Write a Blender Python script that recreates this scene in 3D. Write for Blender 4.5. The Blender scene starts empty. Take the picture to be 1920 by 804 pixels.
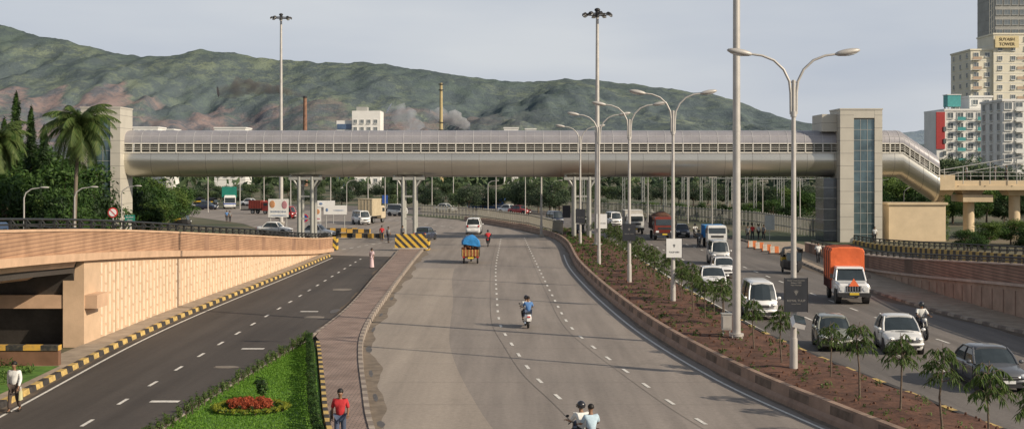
import bpy, math, random
import numpy as np
from mathutils import Vector, Matrix, Euler
from mathutils import noise as mn
R=random.Random(11)
S=bpy.context.scene
S.view_settings.view_transform='Standard'; S.view_settings.look='None'; S.view_settings.exposure=0
F=2400.0; HZ=318.0; H=8.0
def G(px,py):           # image pixel projected back onto the ground plane
    return ((px-960)*H/(py-HZ), F*H/(py-HZ))
def PX(px,Y): return (px-960)*Y/F
def PZ(py,Y): return H-(py-HZ)*Y/F
# ---------------------------------------------------------------- camera / light
cam=bpy.data.cameras.new('camera'); co=bpy.data.objects.new('camera',cam); S.collection.objects.link(co)
co.location=(0,0,H); co.rotation_euler=(math.radians(90),0,0)
cam.sensor_width=36; cam.lens=45; cam.shift_y=-84/1920; cam.clip_end=20000; cam.clip_start=.5
S.camera=co
SUN_EL=math.radians(28); sdir=Vector((0.88,-0.47,0)).normalized()
sv=Vector((sdir.x*math.cos(SUN_EL),sdir.y*math.cos(SUN_EL),math.sin(SUN_EL)))
sl=bpy.data.lights.new('sun','SUN'); sl.energy=5.0; sl.angle=math.radians(.6); sl.color=(1,.86,.68)
so=bpy.data.objects.new('sun',sl); S.collection.objects.link(so)
so.rotation_euler=sv.to_track_quat('Z','Y').to_euler()
W=bpy.data.worlds.new('World'); S.world=W; W.use_nodes=True
nt=W.node_tree; nt.nodes.clear()
o=nt.nodes.new('ShaderNodeOutputWorld'); bg=nt.nodes.new('ShaderNodeBackground'); bg.inputs[1].default_value=.10
sk=nt.nodes.new('ShaderNodeTexSky'); sk.sky_type='NISHITA'; sk.sun_disc=False; sk.sun_elevation=SUN_EL
sk.sun_rotation=math.atan2(sv.x,sv.y); sk.air_density=1.2; sk.dust_density=2.; sk.ozone_density=1.5
hs=nt.nodes.new('ShaderNodeHueSaturation'); hs.inputs['Saturation'].default_value=.6; hs.inputs['Value'].default_value=.9
tc=nt.nodes.new('ShaderNodeTexCoord'); mp=nt.nodes.new('ShaderNodeMapping'); mp.inputs['Scale'].default_value=(1,1,5)
nz=nt.nodes.new('ShaderNodeTexNoise'); nz.inputs['Scale'].default_value=3.2; nz.inputs['Detail'].default_value=5; nz.inputs['Roughness'].default_value=.45
cr=nt.nodes.new('ShaderNodeValToRGB'); cr.color_ramp.elements[0].position=.32; cr.color_ramp.elements[1].position=.7
cr.color_ramp.elements[0].color=(5.0,5.5,6.4,1); cr.color_ramp.elements[1].color=(6.6,6.9,7.3,1)
mx=nt.nodes.new('ShaderNodeMix'); mx.data_type='RGBA'
sxz=nt.nodes.new('ShaderNodeSeparateXYZ'); mrz=nt.nodes.new('ShaderNodeMapRange'); mrz.inputs[1].default_value=.12; mrz.inputs[2].default_value=.55; mrz.inputs[3].default_value=.9; mrz.inputs[4].default_value=.12
L=nt.links.new
L(sk.outputs[0],hs.inputs['Color']); L(tc.outputs['Generated'],mp.inputs[0]); L(mp.outputs[0],nz.inputs['Vector']); L(nz.outputs[0],cr.inputs[0])
L(tc.outputs['Generated'],sxz.inputs[0]); L(sxz.outputs[2],mrz.inputs[0]); L(mrz.outputs[0],mx.inputs[0])
L(hs.outputs[0],mx.inputs[6]); L(cr.outputs[0],mx.inputs[7]); L(mx.outputs[2],bg.inputs[0]); L(bg.outputs[0],o.inputs[0])
# ---------------------------------------------------------------- materials
MC={}
def newmat(name):
    m=bpy.data.materials.new(name); m.use_nodes=True
    n=m.node_tree.nodes; b=n['Principled BSDF']; return m,n,m.node_tree.links.new,b
def M(name,col,rough=.75,var=.12,scale=2.,metal=0.,bump=0.,bscale=25.,col2=None,emit=0,spec=.4,coat=0,stretch=(1,1,1)):
    if name in MC: return MC[name]
    m,n,l,b=newmat(name)
    b.inputs['Roughness'].default_value=rough; b.inputs['Metallic'].default_value=metal
    b.inputs['Specular IOR Level'].default_value=spec; b.inputs['Coat Weight'].default_value=coat
    t=n.new('ShaderNodeTexCoord'); mp=n.new('ShaderNodeMapping'); mp.inputs['Scale'].default_value=stretch
    z=n.new('ShaderNodeTexNoise'); z.inputs['Scale'].default_value=scale; z.inputs['Detail'].default_value=5
    z.inputs['Roughness'].default_value=.65
    mix=n.new('ShaderNodeMix'); mix.data_type='RGBA'
    c1=tuple(max(0,c*(1-var)) for c in col)+(1,); c2=(tuple(col2) if col2 else tuple(min(1,c*(1+var)) for c in col))+(1,)
    mix.inputs[6].default_value=c1; mix.inputs[7].default_value=c2
    rp=n.new('ShaderNodeMapRange'); rp.inputs[1].default_value=.3; rp.inputs[2].default_value=.7
    l(t.outputs['Object'],mp.inputs[0]); l(mp.outputs[0],z.inputs['Vector']); l(z.outputs[0],rp.inputs[0]); l(rp.outputs[0],mix.inputs[0]); l(mix.outputs[2],b.inputs['Base Color'])
    if bump:
        z2=n.new('ShaderNodeTexNoise'); z2.inputs['Scale'].default_value=bscale; z2.inputs['Detail'].default_value=4
        bp=n.new('ShaderNodeBump'); bp.inputs['Strength'].default_value=bump; bp.inputs['Distance'].default_value=.05
        l(t.outputs['Object'],z2.inputs['Vector']); l(z2.outputs[0],bp.inputs['Height']); l(bp.outputs[0],b.inputs['Normal'])
    MC[name]=m; return m
def LEAF(name,c1,c2,trans=.3):
    if name in MC: return MC[name]
    m,n,l,b=newmat(name)
    g=n.new('ShaderNodeNewGeometry'); mix=n.new('ShaderNodeMix'); mix.data_type='RGBA'
    mix.inputs[6].default_value=c1+(1,); mix.inputs[7].default_value=c2+(1,)
    l(g.outputs['Random Per Island'],mix.inputs[0]); l(mix.outputs[2],b.inputs['Base Color']); b.inputs['Roughness'].default_value=.6
    b.inputs['Specular IOR Level'].default_value=.25
    tr=n.new('ShaderNodeBsdfTranslucent'); l(mix.outputs[2],tr.inputs[0]); ms=n.new('ShaderNodeMixShader'); ms.inputs[0].default_value=trans
    l(b.outputs[0],ms.inputs[1]); l(tr.outputs[0],ms.inputs[2]); l(ms.outputs[0],n['Material Output'].inputs[0])
    MC[name]=m; return m
def STRIPE(name,ca,cb,vec,period,rough=.7):
    if name in MC: return MC[name]
    m,n,l,b=newmat(name)
    t=n.new('ShaderNodeTexCoord'); d=n.new('ShaderNodeVectorMath'); d.operation='DOT_PRODUCT'; d.inputs[1].default_value=vec
    a=n.new('ShaderNodeMath'); a.operation='DIVIDE'; a.inputs[1].default_value=period
    fr=n.new('ShaderNodeMath'); fr.operation='FRACT'; gt=n.new('ShaderNodeMath'); gt.operation='GREATER_THAN'; gt.inputs[1].default_value=.5
    z=n.new('ShaderNodeTexNoise'); z.inputs['Scale'].default_value=6; z.inputs['Detail'].default_value=5
    mix=n.new('ShaderNodeMix'); mix.data_type='RGBA'; mix.inputs[6].default_value=ca+(1,); mix.inputs[7].default_value=cb+(1,)
    mu=n.new('ShaderNodeMix'); mu.data_type='RGBA'; mu.inputs[7].default_value=(.2,.16,.11,1)
    mr=n.new('ShaderNodeMapRange'); mr.inputs[1].default_value=.45; mr.inputs[2].default_value=.8; mr.inputs[4].default_value=.6
    l(t.outputs['Object'],d.inputs[0]); l(d.outputs['Value'],a.inputs[0]); l(a.outputs[0],fr.inputs[0]); l(fr.outputs[0],gt.inputs[0]); l(gt.outputs[0],mix.inputs[0])
    l(t.outputs['Object'],z.inputs['Vector']); l(z.outputs[0],mr.inputs[0]); l(mr.outputs[0],mu.inputs[0]); l(mix.outputs[2],mu.inputs[6]); l(mu.outputs[2],b.inputs['Base Color']); b.inputs['Roughness'].default_value=rough
    MC[name]=m; return m
def ROAD(name,c1,c2,crack=.35,streak=.5,dark=(.03,.028,.026)):
    m,n,l,b=newmat(name); b.inputs['Roughness'].default_value=.78; b.inputs['Specular IOR Level'].default_value=.3
    t=n.new('ShaderNodeTexCoord')
    def noise(sc,st=(1,1,1),det=6):
        mp=n.new('ShaderNodeMapping'); mp.inputs['Scale'].default_value=st; z=n.new('ShaderNodeTexNoise'); z.inputs['Scale'].default_value=sc; z.inputs['Detail'].default_value=det; z.inputs['Roughness'].default_value=.62
        l(t.outputs['Object'],mp.inputs[0]); l(mp.outputs[0],z.inputs['Vector']); return z
    def mr(inp,a,bb,lo,hi):
        r=n.new('ShaderNodeMapRange'); r.inputs[1].default_value=a; r.inputs[2].default_value=bb; r.inputs[3].default_value=lo; r.inputs[4].default_value=hi; l(inp,r.inputs[0]); return r
    a=noise(.12,(1,.5,1)); f=noise(6.); s=noise(.9,(1,.045,1)); g=noise(40.)
    m1=n.new('ShaderNodeMix'); m1.data_type='RGBA'; m1.inputs[6].default_value=c1+(1,); m1.inputs[7].default_value=c2+(1,)
    l(mr(a.outputs[0],.35,.65,0,1).outputs[0],m1.inputs[0])
    m2=n.new('ShaderNodeMix'); m2.data_type='RGBA'; m2.blend_type='MULTIPLY'; m2.inputs[0].default_value=1
    add=n.new('ShaderNodeMath'); add.operation='MULTIPLY'
    l(mr(s.outputs[0],.35,.62,1-streak*.55,1.08).outputs[0],add.inputs[0]); l(mr(f.outputs[0],.3,.7,.88,1.1).outputs[0],add.inputs[1])
    add2=n.new('ShaderNodeMath'); add2.operation='MULTIPLY'; l(add.outputs[0],add2.inputs[0]); l(mr(g.outputs[0],.3,.7,.85,1.12).outputs[0],add2.inputs[1])
    cb=n.new('ShaderNodeCombineColor')
    for i in range(3): l(add2.outputs[0],cb.inputs[i])
    l(m1.outputs[2],m2.inputs[6]); l(cb.outputs[0],m2.inputs[7])
    wz=noise(.8); mpv=n.new('ShaderNodeVectorMath'); mpv.operation='MULTIPLY_ADD'; mpv.inputs[1].default_value=(2.2,2.2,0)
    l(wz.outputs[1],mpv.inputs[0]); l(t.outputs['Object'],mpv.inputs[2])
    mv=n.new('ShaderNodeMapping'); mv.inputs['Scale'].default_value=(.16,.045,.2); l(mpv.outputs[0],mv.inputs[0])
    v=n.new('ShaderNodeTexVoronoi'); v.feature='DISTANCE_TO_EDGE'; v.inputs['Scale'].default_value=1.; l(mv.outputs[0],v.inputs['Vector'])
    ck=mr(v.outputs['Distance'],.001,.006,crack,0)
    st=noise(.35,(1,.6,1)); stn=mr(st.outputs[0],.60,.78,0,.16)
    mx_=n.new('ShaderNodeMath'); mx_.operation='MAXIMUM'; l(ck.outputs[0],mx_.inputs[0]); l(stn.outputs[0],mx_.inputs[1])
    m3=n.new('ShaderNodeMix'); m3.data_type='RGBA'; m3.inputs[7].default_value=dark+(1,); l(m2.outputs[2],m3.inputs[6]); l(mx_.outputs[0],m3.inputs[0]); l(m3.outputs[2],b.inputs['Base Color'])
    bp=n.new('ShaderNodeBump'); bp.inputs['Strength'].default_value=.25; bp.inputs['Distance'].default_value=.02; l(g.outputs[0],bp.inputs['Height']); l(bp.outputs[0],b.inputs['Normal'])
    return m
def BRICK(name,c1,c2,mor,scale=1,bw=.5,rh=.25,ms=.02,axis=None,bump=.3):
    if name in MC: return MC[name]
    m,n,l,b=newmat(name); b.inputs['Roughness'].default_value=.85
    t=n.new('ShaderNodeTexCoord'); mp=n.new('ShaderNodeMapping')
    if axis: mp.inputs['Rotation'].default_value=axis
    k=n.new('ShaderNodeTexBrick'); k.inputs['Color1'].default_value=c1+(1,); k.inputs['Color2'].default_value=c2+(1,); k.inputs['Mortar'].default_value=mor+(1,)
    k.inputs['Scale'].default_value=scale; k.inputs['Brick Width'].default_value=bw; k.inputs['Row Height'].default_value=rh; k.inputs['Mortar Size'].default_value=ms
    z=n.new('ShaderNodeTexNoise'); z.inputs['Scale'].default_value=.9; z.inputs['Detail'].default_value=6
    mu=n.new('ShaderNodeMix'); mu.data_type='RGBA'; mu.blend_type='MULTIPLY'; mu.inputs[0].default_value=.7
    rp=n.new('ShaderNodeValToRGB'); rp.color_ramp.elements[0].position=.3; rp.color_ramp.elements[0].color=(.5,.47,.45,1); rp.color_ramp.elements[1].position=.65
    l(t.outputs['Object'],mp.inputs[0]); l(mp.outputs[0],k.inputs[0]); l(t.outputs['Object'],z.inputs['Vector']); l(z.outputs[0],rp.inputs[0])
    l(k.outputs[0],mu.inputs[6]); l(rp.outputs[0],mu.inputs[7]); l(mu.outputs[2],b.inputs['Base Color'])
    bp=n.new('ShaderNodeBump'); bp.inputs['Strength'].default_value=bump; bp.inputs['Distance'].default_value=.02; bp.invert=True; l(k.outputs[1],bp.inputs['Height']); l(bp.outputs[0],b.inputs['Normal'])
    MC[name]=m; return m
BLACK=M('black_rubber',(.02,.02,.02),.8); DARK=M('dark_plastic',(.03,.03,.032),.6); GLASS=M('dark_glass',(.03,.04,.045),.08,.2,spec=.8)
CHROME=M('chrome',(.6,.6,.6),.25,metal=.9); WHITE=M('white_paint',(.75,.75,.73),.35,.05,coat=.4); STEEL=M('galvanised_steel',(.42,.42,.40),.5,.1,metal=.4,scale=3)
CONC=M('concrete',(.40,.37,.32),.85,.2,.8,bump=.2); LIGHTGLASS=M('headlight_glass',(.7,.72,.72),.12,.05,spec=.8); REDL=M('tail_light_red',(.45,.02,.02),.3)
POLE=M('grey_pole_paint',(.46,.44,.41),.5,.12,1.5,metal=.2); YEL=M('yellow_paint',(.50,.35,.12),.75,.35,4); BLK=M('black_paint',(.045,.04,.036),.75,.35,4)
# ---------------------------------------------------------------- mesh builder
class MB:
    def __init__(s): s.v=[];s.f=[];s.mi=[];s.sm=[];s.mats=[]
    def mid(s,m):
        if m not in s.mats: s.mats.append(m)
        return s.mats.index(m)
    def add(s,vs,fs,m,sm=False,X=None):
        b=len(s.v); i=s.mid(m)
        s.v+= [tuple(X@Vector(v)) for v in vs] if X is not None else [tuple(v) for v in vs]
        for f in fs: s.f.append(tuple(b+k for k in f)); s.mi.append(i); s.sm.append(sm)
        return s
    def box(s,c,d,m,rz=0,X=None,t=1.0,ty=None):
        x,y,z=[k/2 for k in d]; ty=t if ty is None else ty
        vs=[(-x,-y,-z),(x,-y,-z),(x,y,-z),(-x,y,-z),(-x*t,-y*ty,z),(x*t,-y*ty,z),(x*t,y*ty,z),(-x*t,y*ty,z)]
        T=Matrix.Translation(c)@Matrix.Rotation(rz,4,'Z')
        if X is not None: T=X@T
        return s.add(vs,[(0,3,2,1),(4,5,6,7),(0,1,5,4),(1,2,6,5),(2,3,7,6),(3,0,4,7)],m,False,T)
    def cyl(s,a,b,r0,r1,m,n=10,cap=True,sm=True):
        a=Vector(a);b=Vector(b);q=(b-a).normalized().to_track_quat('Z','Y'); u=q@Vector((1,0,0)); w=q@Vector((0,1,0))
        vs=[]
        for p,r in((a,r0),(b,r1)):
            for i in range(n):
                t=2*math.pi*i/n; vs.append(p+u*math.cos(t)*r+w*math.sin(t)*r)
        s.add(vs,[(i,(i+1)%n,n+(i+1)%n,n+i) for i in range(n)],m,sm)
        if cap: s.add(vs,[tuple(range(n-1,-1,-1)),tuple(range(n,2*n))],m,False)
        return s
    def tube(s,P,rs,m,n=8,sm=True):
        P=[Vector(p) for p in P]; rs=rs if hasattr(rs,'__len__') else [rs]*len(P); rings=[]
        ref=Vector((0,0,1))
        for i,p in enumerate(P):
            d=(P[min(i+1,len(P)-1)]-P[max(i-1,0)]).normalized()
            rf=Vector((1,0,0)) if abs(d.dot(ref))>.95 else ref
            u=d.cross(rf).normalized(); w=d.cross(u).normalized()
            if rings and (u.dot(lu)<0): u=-u; w=-w
            lu=u
            rings.append([p+u*math.cos(2*math.pi*k/n)*rs[i]+w*math.sin(2*math.pi*k/n)*rs[i] for k in range(n)])
        return s.loft(rings,m,sm)
    def loft(s,rings,m,sm=True,cap=True,closed=True):
        n=len(rings[0]); vs=[p for r in rings for p in r]; fs=[]
        for i in range(len(rings)-1):
            for k in range(n if closed else n-1):
                fs.append((i*n+k,i*n+(k+1)%n,(i+1)*n+(k+1)%n,(i+1)*n+k))
        s.add(vs,fs,m,sm)
        if cap: s.add(rings[0],[tuple(range(n))],m); s.add(rings[-1],[tuple(range(n-1,-1,-1))],m)
        return s
    def ell(s,c,r,m,nu=12,nv=8,X=None,zmin=-1.):
        vs=[];fs=[]
        for j in range(nv+1):
            ph=-math.pi/2+math.pi*j/nv
            z=max(math.sin(ph),zmin)
            for i in range(nu):
                th=2*math.pi*i/nu; vs.append((c[0]+r[0]*math.cos(ph)*math.cos(th),c[1]+r[1]*math.cos(ph)*math.sin(th),c[2]+r[2]*z))
        for j in range(nv):
            for i in range(nu): fs.append((j*nu+i,j*nu+(i+1)%nu,(j+1)*nu+(i+1)%nu,(j+1)*nu+i))
        return s.add(vs,fs,m,True,X)
    def obj(s,name,parent=None,label=None,loc=None):
        me=bpy.data.meshes.new(name); me.from_pydata(s.v,[],s.f)
        for m in s.mats: me.materials.append(m)
        me.polygons.foreach_set('material_index',s.mi); me.polygons.foreach_set('use_smooth',s.sm); me.update()
        ob=bpy.data.objects.new(name,me); S.collection.objects.link(ob)
        if parent: ob.parent=parent
        if label: ob['label']=label
        if loc: ob.location=loc
        return ob
def struct(name,mb): ob=mb.obj(name); ob['kind']='structure'; return ob
def solo(name,mb,label,cat,group=None,loc=None,kind=None):
    ob=mb.obj(name,loc=loc); ob['label']=label; ob['category']=cat
    if group: ob['group']=group
    if kind: ob['kind']=kind
    return ob
class Thing:
    def __init__(s,name,label,cat,group=None):
        s.root=bpy.data.objects.new(name,None); S.collection.objects.link(s.root); s.root.empty_display_size=.3
        s.root['label']=label; s.root['category']=cat; s.parts=[]
        if group: s.root['group']=group
    def part(s,name,mb,parent=None,label=None,loc=None):
        ob=mb.obj(name,parent or s.root,label,loc); s.parts.append(ob); return ob
    def addobj(s,ob,parent=None): ob.parent=parent or s.root; s.parts.append(ob); return ob
    def place(s,x,y,z=0,rz=0,sc=1,rx=0):
        s.root.location=(x,y,z); s.root.rotation_euler=(rx,0,rz); s.root.scale=(sc,sc,sc) if not hasattr(sc,'__len__') else sc; return s
    def clone(s,label=None,swap=None,group=None):
        t=Thing.__new__(Thing); t.root=s.root.copy(); S.collection.objects.link(t.root); t.parts=[]
        if label: t.root['label']=label
        if group: t.root['group']=group
        mp={s.root:t.root}
        for p in s.parts:
            c=p.copy(); S.collection.objects.link(c); c.parent=mp[p.parent]; mp[p]=c; t.parts.append(c)
            if swap and p.type=='MESH' and any(m in swap for m in p.data.materials):
                c.data=p.data.copy()
                for i,m in enumerate(c.data.materials):
                    if m in swap: c.data.materials[i]=swap[m]
        return t
def textobj(body,size,mat,loc,name='lettering',rz=0,align='CENTER',ext=.004):
    cu=bpy.data.curves.new(name,'FONT'); cu.body=body; cu.size=size; cu.align_x=align; cu.align_y='CENTER'; cu.extrude=ext
    to=bpy.data.objects.new(name+'_t',cu); S.collection.objects.link(to); bpy.context.view_layer.update()
    me=bpy.data.meshes.new_from_object(to); bpy.data.objects.remove(to)
    me.materials.clear(); me.materials.append(mat)
    ob=bpy.data.objects.new(name,me); S.collection.objects.link(ob); ob.location=loc; ob.rotation_euler=(math.pi/2,0,rz); return ob
# ---------------------------------------------------------------- curves  x(Y)
def curve(pts):
    pts=sorted([(p[1],p[0]) for p in pts]); ys=[p[0] for p in pts]; xs=[p[1] for p in pts]; n=len(pts)
    sl_=[0]*n
    for i in range(n):
        a=max(i-1,0); b=min(i+1,n-1); sl_[i]=(xs[b]-xs[a])/(ys[b]-ys[a])
    def f(Y):
        if Y<=ys[0]: return xs[0]+sl_[0]*(Y-ys[0])
        if Y>=ys[-1]: return xs[-1]+sl_[-1]*(Y-ys[-1])
        i=max(k for k in range(n) if ys[k]<=Y); i=min(i,n-2); h=ys[i+1]-ys[i]; t=(Y-ys[i])/h
        return (2*t**3-3*t*t+1)*xs[i]+(t**3-2*t*t+t)*h*sl_[i]+(-2*t**3+3*t*t)*xs[i+1]+(t**3-t*t)*h*sl_[i+1]
    return f
cL=curve([(-8.73,135),(-8.66,122),(-8.12,95),(-7.76,81),(-7.38,68),(-6.88,59.6),(-6.15,53),(-5.12,45.5),(-4.25,39.5),(-2,27),(1.5,12)])
cR=curve([(-8.5,204),(0,174),(4.44,152),(5.5,135),(5.25,105),(5.7,84.6),(6.45,68),(7.15,58.7),(8.3,49),(9.5,42.5),(12.5,30),(18.5,12)])
cM=curve([(-3.0,206),(5.3,178),(9.4,155),(10.7,135),(11.0,111),(11.3,84.6),(11.9,63.6),(12.5,55),(14.0,43),(14.9,37),(17.5,28),(23,12)])
cE=curve([(8,206),(19,180),(25,155),(26.1,131),(25.2,118),(23.9,95),(23.5,83),(23.8,72),(25.2,60),(27,48),(31,30),(36,12)])
sLk=curve([(-16.4,12),(-16.6,30),(-17.1,43),(-17.75,58),(-17.8,70),(-17.1,97),(-16.7,118)])
sRk=curve([(-10.9,12),(-10.9,28),(-10.75,39.5),(-10.1,52),(-9.6,59.6),(-9.46,73.3),(-10.2,95),(-10.9,118),(-11.2,125)])
pLk=curve([(-3.2,27),(.2,12),(-5.8,39.5),(-7.2,47.8),(-9.0,58.5),(-9.45,60.5),(-9.46,73.3),(-10.2,95),(-10.9,118),(-11.2,125)])
def ribbon(fa,fb,y0,y1,z,mat,mb=None,step=1.5):
    mb=mb or MB(); n=max(2,int((y1-y0)/step)+1); ra=[];rb=[]
    for i in range(n):
        y=y0+(y1-y0)*i/(n-1); ra.append((fa(y),y,z)); rb.append((fb(y),y,z))
    vs=[p for q in zip(ra,rb) for p in q]
    return mb.add(vs,[(2*i,2*i+1,2*i+3,2*i+2) for i in range(n-1)],mat)
def poly(pts,z,mat,mb=None):
    mb=mb or MB(); from mathutils.geometry import tessellate_polygon
    vs=[Vector((p[0],p[1],z)) for p in pts]; return mb.add(vs,[tuple(t) for t in tessellate_polygon([vs])],mat)
# ---------------------------------------------------------------- ground
gm,n,l,b=newmat('rough_ground')
t=n.new('ShaderNodeTexCoord'); z=n.new('ShaderNodeTexNoise'); z.inputs['Scale'].default_value=.05; z.inputs['Detail'].default_value=8
r=n.new('ShaderNodeValToRGB'); r.color_ramp.elements[0].position=.38; r.color_ramp.elements[0].color=(.035,.055,.02,1); r.color_ramp.elements[1].position=.66; r.color_ramp.elements[1].color=(.16,.13,.085,1)
l(t.outputs['Object'],z.inputs['Vector']); l(z.outputs[0],r.inputs[0]); l(r.outputs[0],b.inputs['Base Color']); b.inputs['Roughness'].default_value=.95
mb=MB(); mb.add([(-6000,-200,-.02),(6000,-200,-.02),(6000,9000,-.02),(-6000,9000,-.02)],[(0,1,2,3)],gm); struct('ground',mb)
RC=ROAD('concrete_road',(.275,.24,.21),(.23,.203,.18),.10,.36)
RC2=ROAD('pale_concrete_road',(.335,.288,.24),(.29,.25,.21),.08,.28)
RA=ROAD('asphalt_road',(.085,.074,.065),(.066,.058,.052),.06,.45,(.02,.02,.02))
RR=ROAD('right_road',(.185,.165,.148),(.14,.127,.117),.10,.5)
PAINT=M('road_marking_paint',(.64,.62,.57),.7,.3,6)
struct('main_road',ribbon(cL,cR,10,150,.004,RC))
struct('pale_shoulder',ribbon(lambda y:cL(y)+.3,lambda y:cL(y)+3.9+.25*math.sin(y*.11),10,104,.008,RC2))
struct('slip_road',ribbon(sLk,sRk,10,119,.004,RA))
struct('opposite_road',ribbon(cM,cE,10,205,.004,RR))
mb=MB(); poly([G(592,478),(-10.5,117.5),(-9.2,126),(-8.75,134.5),(-8.7,149.5),(5,149.9),(4.4,152),(0,174),(-8.5,204),(-16.5,220),(-30,243),(-55,262),(-110,290),(-260,330),(-260,305),(-110,262),(-62,232),(-40,190),(-30,160),(-22,140),(-18,125),(-17,119.5)],.008,RC,mb)
struct('junction_road',mb)
mb=MB(); poly([(3,208),(-16,228),(-60,270),(-60,300),(0,262),(18,225),(24,200),(20,170),(6,205)],.006,RR,mb); struct('far_road',mb)
mb=MB(); poly([(-17.0,30),(-17.3,50),(-19,56),(-60,58),(-60,34)],.006,RA,mb); struct('underpass_road',mb)
def dashes(f,y0,y1,dash,per,w,mb,z=.016):
    y=y0
    while y<y1:
        ya,yb=y,y+dash; mb.add([(f(ya)-w/2,ya,z),(f(ya)+w/2,ya,z),(f(yb)+w/2,yb,z),(f(yb)-w/2,yb,z)],[(0,1,2,3)],PAINT); y+=per
mA=curve([(-1.3,135),(-1.32,105),(-.93,79),(-.6,66),(.05,58),(.84,50),(1.8,44),(2.6,39),(5,28),(9,12)])
mBc=curve([(1.6,140),(2.15,105),(2.6,79.3),(2.9,67),(3.35,60.6),(4.85,48.4),(5.95,41),(8,31),(13,12)])
mb=MB(); dashes(mA,14,150,1.0,3.4,.13,mb); dashes(mBc,13,150,1.0,3.4,.13,mb)
ribbon(lambda y:cR(y)-.62,lambda y:cR(y)-.5,12,120,.016,PAINT,mb)
dashes(lambda y:-13.42-.004*max(0,y-80),14,116,1.1,3.7,.13,mb)
ribbon(lambda y:sLk(y)+.42,lambda y:sLk(y)+.53,12,116,.016,PAINT,mb)
for yy in (44,57,72): dashes(lambda y:(sRk(y)-13.42)/2,yy,yy+1,.35,4,1.0,mb)
dashes(lambda y:cM(y)+4.2,14,200,1.5,4.5,.13,mb); dashes(lambda y:cM(y)+8,14,200,1.5,4.5,.13,mb)
ribbon(lambda y:cM(y)+.5,lambda y:cM(y)+.62,12,160,.016,PAINT,mb)
for (x0,y0,x1,y1) in [(-17,128,-12,150),(-12,150,-12,175),(-20,150,-32,190),(-40,215,-90,250),(-6,150,-4,172),(-8,176,-22,212)]:
    n_=10
    for i in range(n_):
        a=i/n_; bx_=x0+(x1-x0)*a; by=y0+(y1-y0)*a; dx=(x1-x0)/n_*.5; dy=(y1-y0)/n_*.5
        nx,ny=-dy,dx; q=.08/math.hypot(nx,ny); nx*=q; ny*=q
        mb.add([(bx_-nx,by-ny,.016),(bx_+nx,by+ny,.016),(bx_+dx+nx,by+dy+ny,.016),(bx_+dx-nx,by+dy-ny,.016)],[(0,1,2,3)],PAINT)
struct('road_markings',mb)
JT=M('joint_sealant',(.17,.15,.13),.8,.2,3); mb=MB()
ribbon(lambda y:mA(y)-.42,lambda y:mA(y)-.395,12,140,.013,JT,mb,.9)
ribbon(lambda y:mBc(y)-.32,lambda y:mBc(y)-.30,12,140,.013,JT,mb,.9)
for y in np.arange(16,148,4.6): mb.add([(cL(y)+.9,y,.0125),(cR(y)-.1,y,.0125),(cR(y)-.1,y+.018,.0125),(cL(y)+.9,y+.018,.0125)],[(0,1,2,3)],JT)
struct('road_joints',mb)
DIRT=M('roadside_dirt',(.18,.145,.11),.95,.35,1.5); DIRT2=M('slip_dirt',(.11,.085,.062),.95,.35,1.5)
def wob(f,a,s): return lambda y:f(y)+a*(.62+.38*math.sin(y*.5+s)*math.sin(y*.23+s*2))+.03*math.sin(y*2.1)
mb=MB(); ribbon(cL,wob(cL,.75,1),12,128,.012,DIRT,mb,.4); ribbon(wob(sRk,-.5,2),sRk,12,118,.010,DIRT2,mb,.4); ribbon(wob(cE,-.8,3),cE,12,150,.010,DIRT2,mb,.7); ribbon(wob(cR,-.3,4),cR,12,150,.010,DIRT,mb,.7); ribbon(sLk,wob(sLk,.3,5),12,116,.010,DIRT2,mb,.7); struct('roadside_dirt',mb)
mb=MB(); PATCH=M('road_patch',(.20,.175,.145),.85,.2,3); WET=M('wet_patch',(.085,.074,.064),.5,.3,2)
for px,py,w,d,m in [(640,543,1.4,.8,PATCH),(590,595,1.2,.7,PATCH),(425,688,1.1,.35,PATCH),(628,583,.5,1.2,WET),(600,618,.4,.8,WET)]:
    x,y=G(px,py); k=[(x+w/2*math.cos(a)*R.uniform(.8,1.2),y+d*math.sin(a)*R.uniform(.8,1.2)) for a in [i*math.pi/5 for i in range(10)]]
    poly(k,.014,m,mb)
for py in (560,590,618,655,700,745,795):
    y=F*H/(py-HZ); x0=cL(y); w=R.uniform(.15,.32); d=R.uniform(.5,1.1); x=x0+.25
    poly([(x+w/2*math.cos(a)*R.uniform(.85,1.1)+(cL(y+d*math.sin(a))-x0),y+d*math.sin(a)*R.uniform(.9,1.1)) for a in [i*math.pi/10 for i in range(20)]],.015,WET,mb)
struct('road_patches',mb)
# ---------------------------------------------------------------- kerbs
def kerb(f,y0,y1,w,h,side,label,seg=.75,mats=(YEL,BLK),name='kerb'):
    mb=MB(); y=y0; i=0
    while y<y1:
        yb=min(y+seg,y1); m=mats[i%len(mats)]
        a0=f(y);a1=f(yb); b0=a0+side*w; b1=a1+side*w
        vs=[(a0,y,0),(a1,yb,0),(a1+side*.04,yb,h),(a0+side*.04,y,h),(b0,y,h),(b1,yb,h),(b0,y,0),(b1,yb,0)]
        mb.add(vs,[(0,1,2,3),(3,2,5,4),(4,5,7,6),(0,3,4,6),(1,7,5,2)],m); y=yb; i+=1
    return solo(name,mb,label,'kerb')
STK=M('worn_kerb_stone',(.33,.28,.23),.85,.3,3); STK2=M('dark_kerb_stone',(.19,.155,.13),.85,.3,3)
kerb(sLk,12,118,.26,.2,-1,'yellow and black striped kerb along the slip road footpath')
kerb(cL,12,127,.22,.24,-1,'worn dark and light kerb along paved footpath beside main road',.6,mats=(STK,STK2))
kerb(pLk,12,58.5,.2,.22,1,'faded yellow and black kerb beside the lawn',.6)
kerb(sRk,59.5,124,.2,.2,1,'worn kerb along footpath beside slip road',.6,mats=(STK,STK2))
kerb(sRk,12,58.5,.2,.16,1,'low concrete kerb around grass island',1.2,mats=(STK,STK2))
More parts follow.
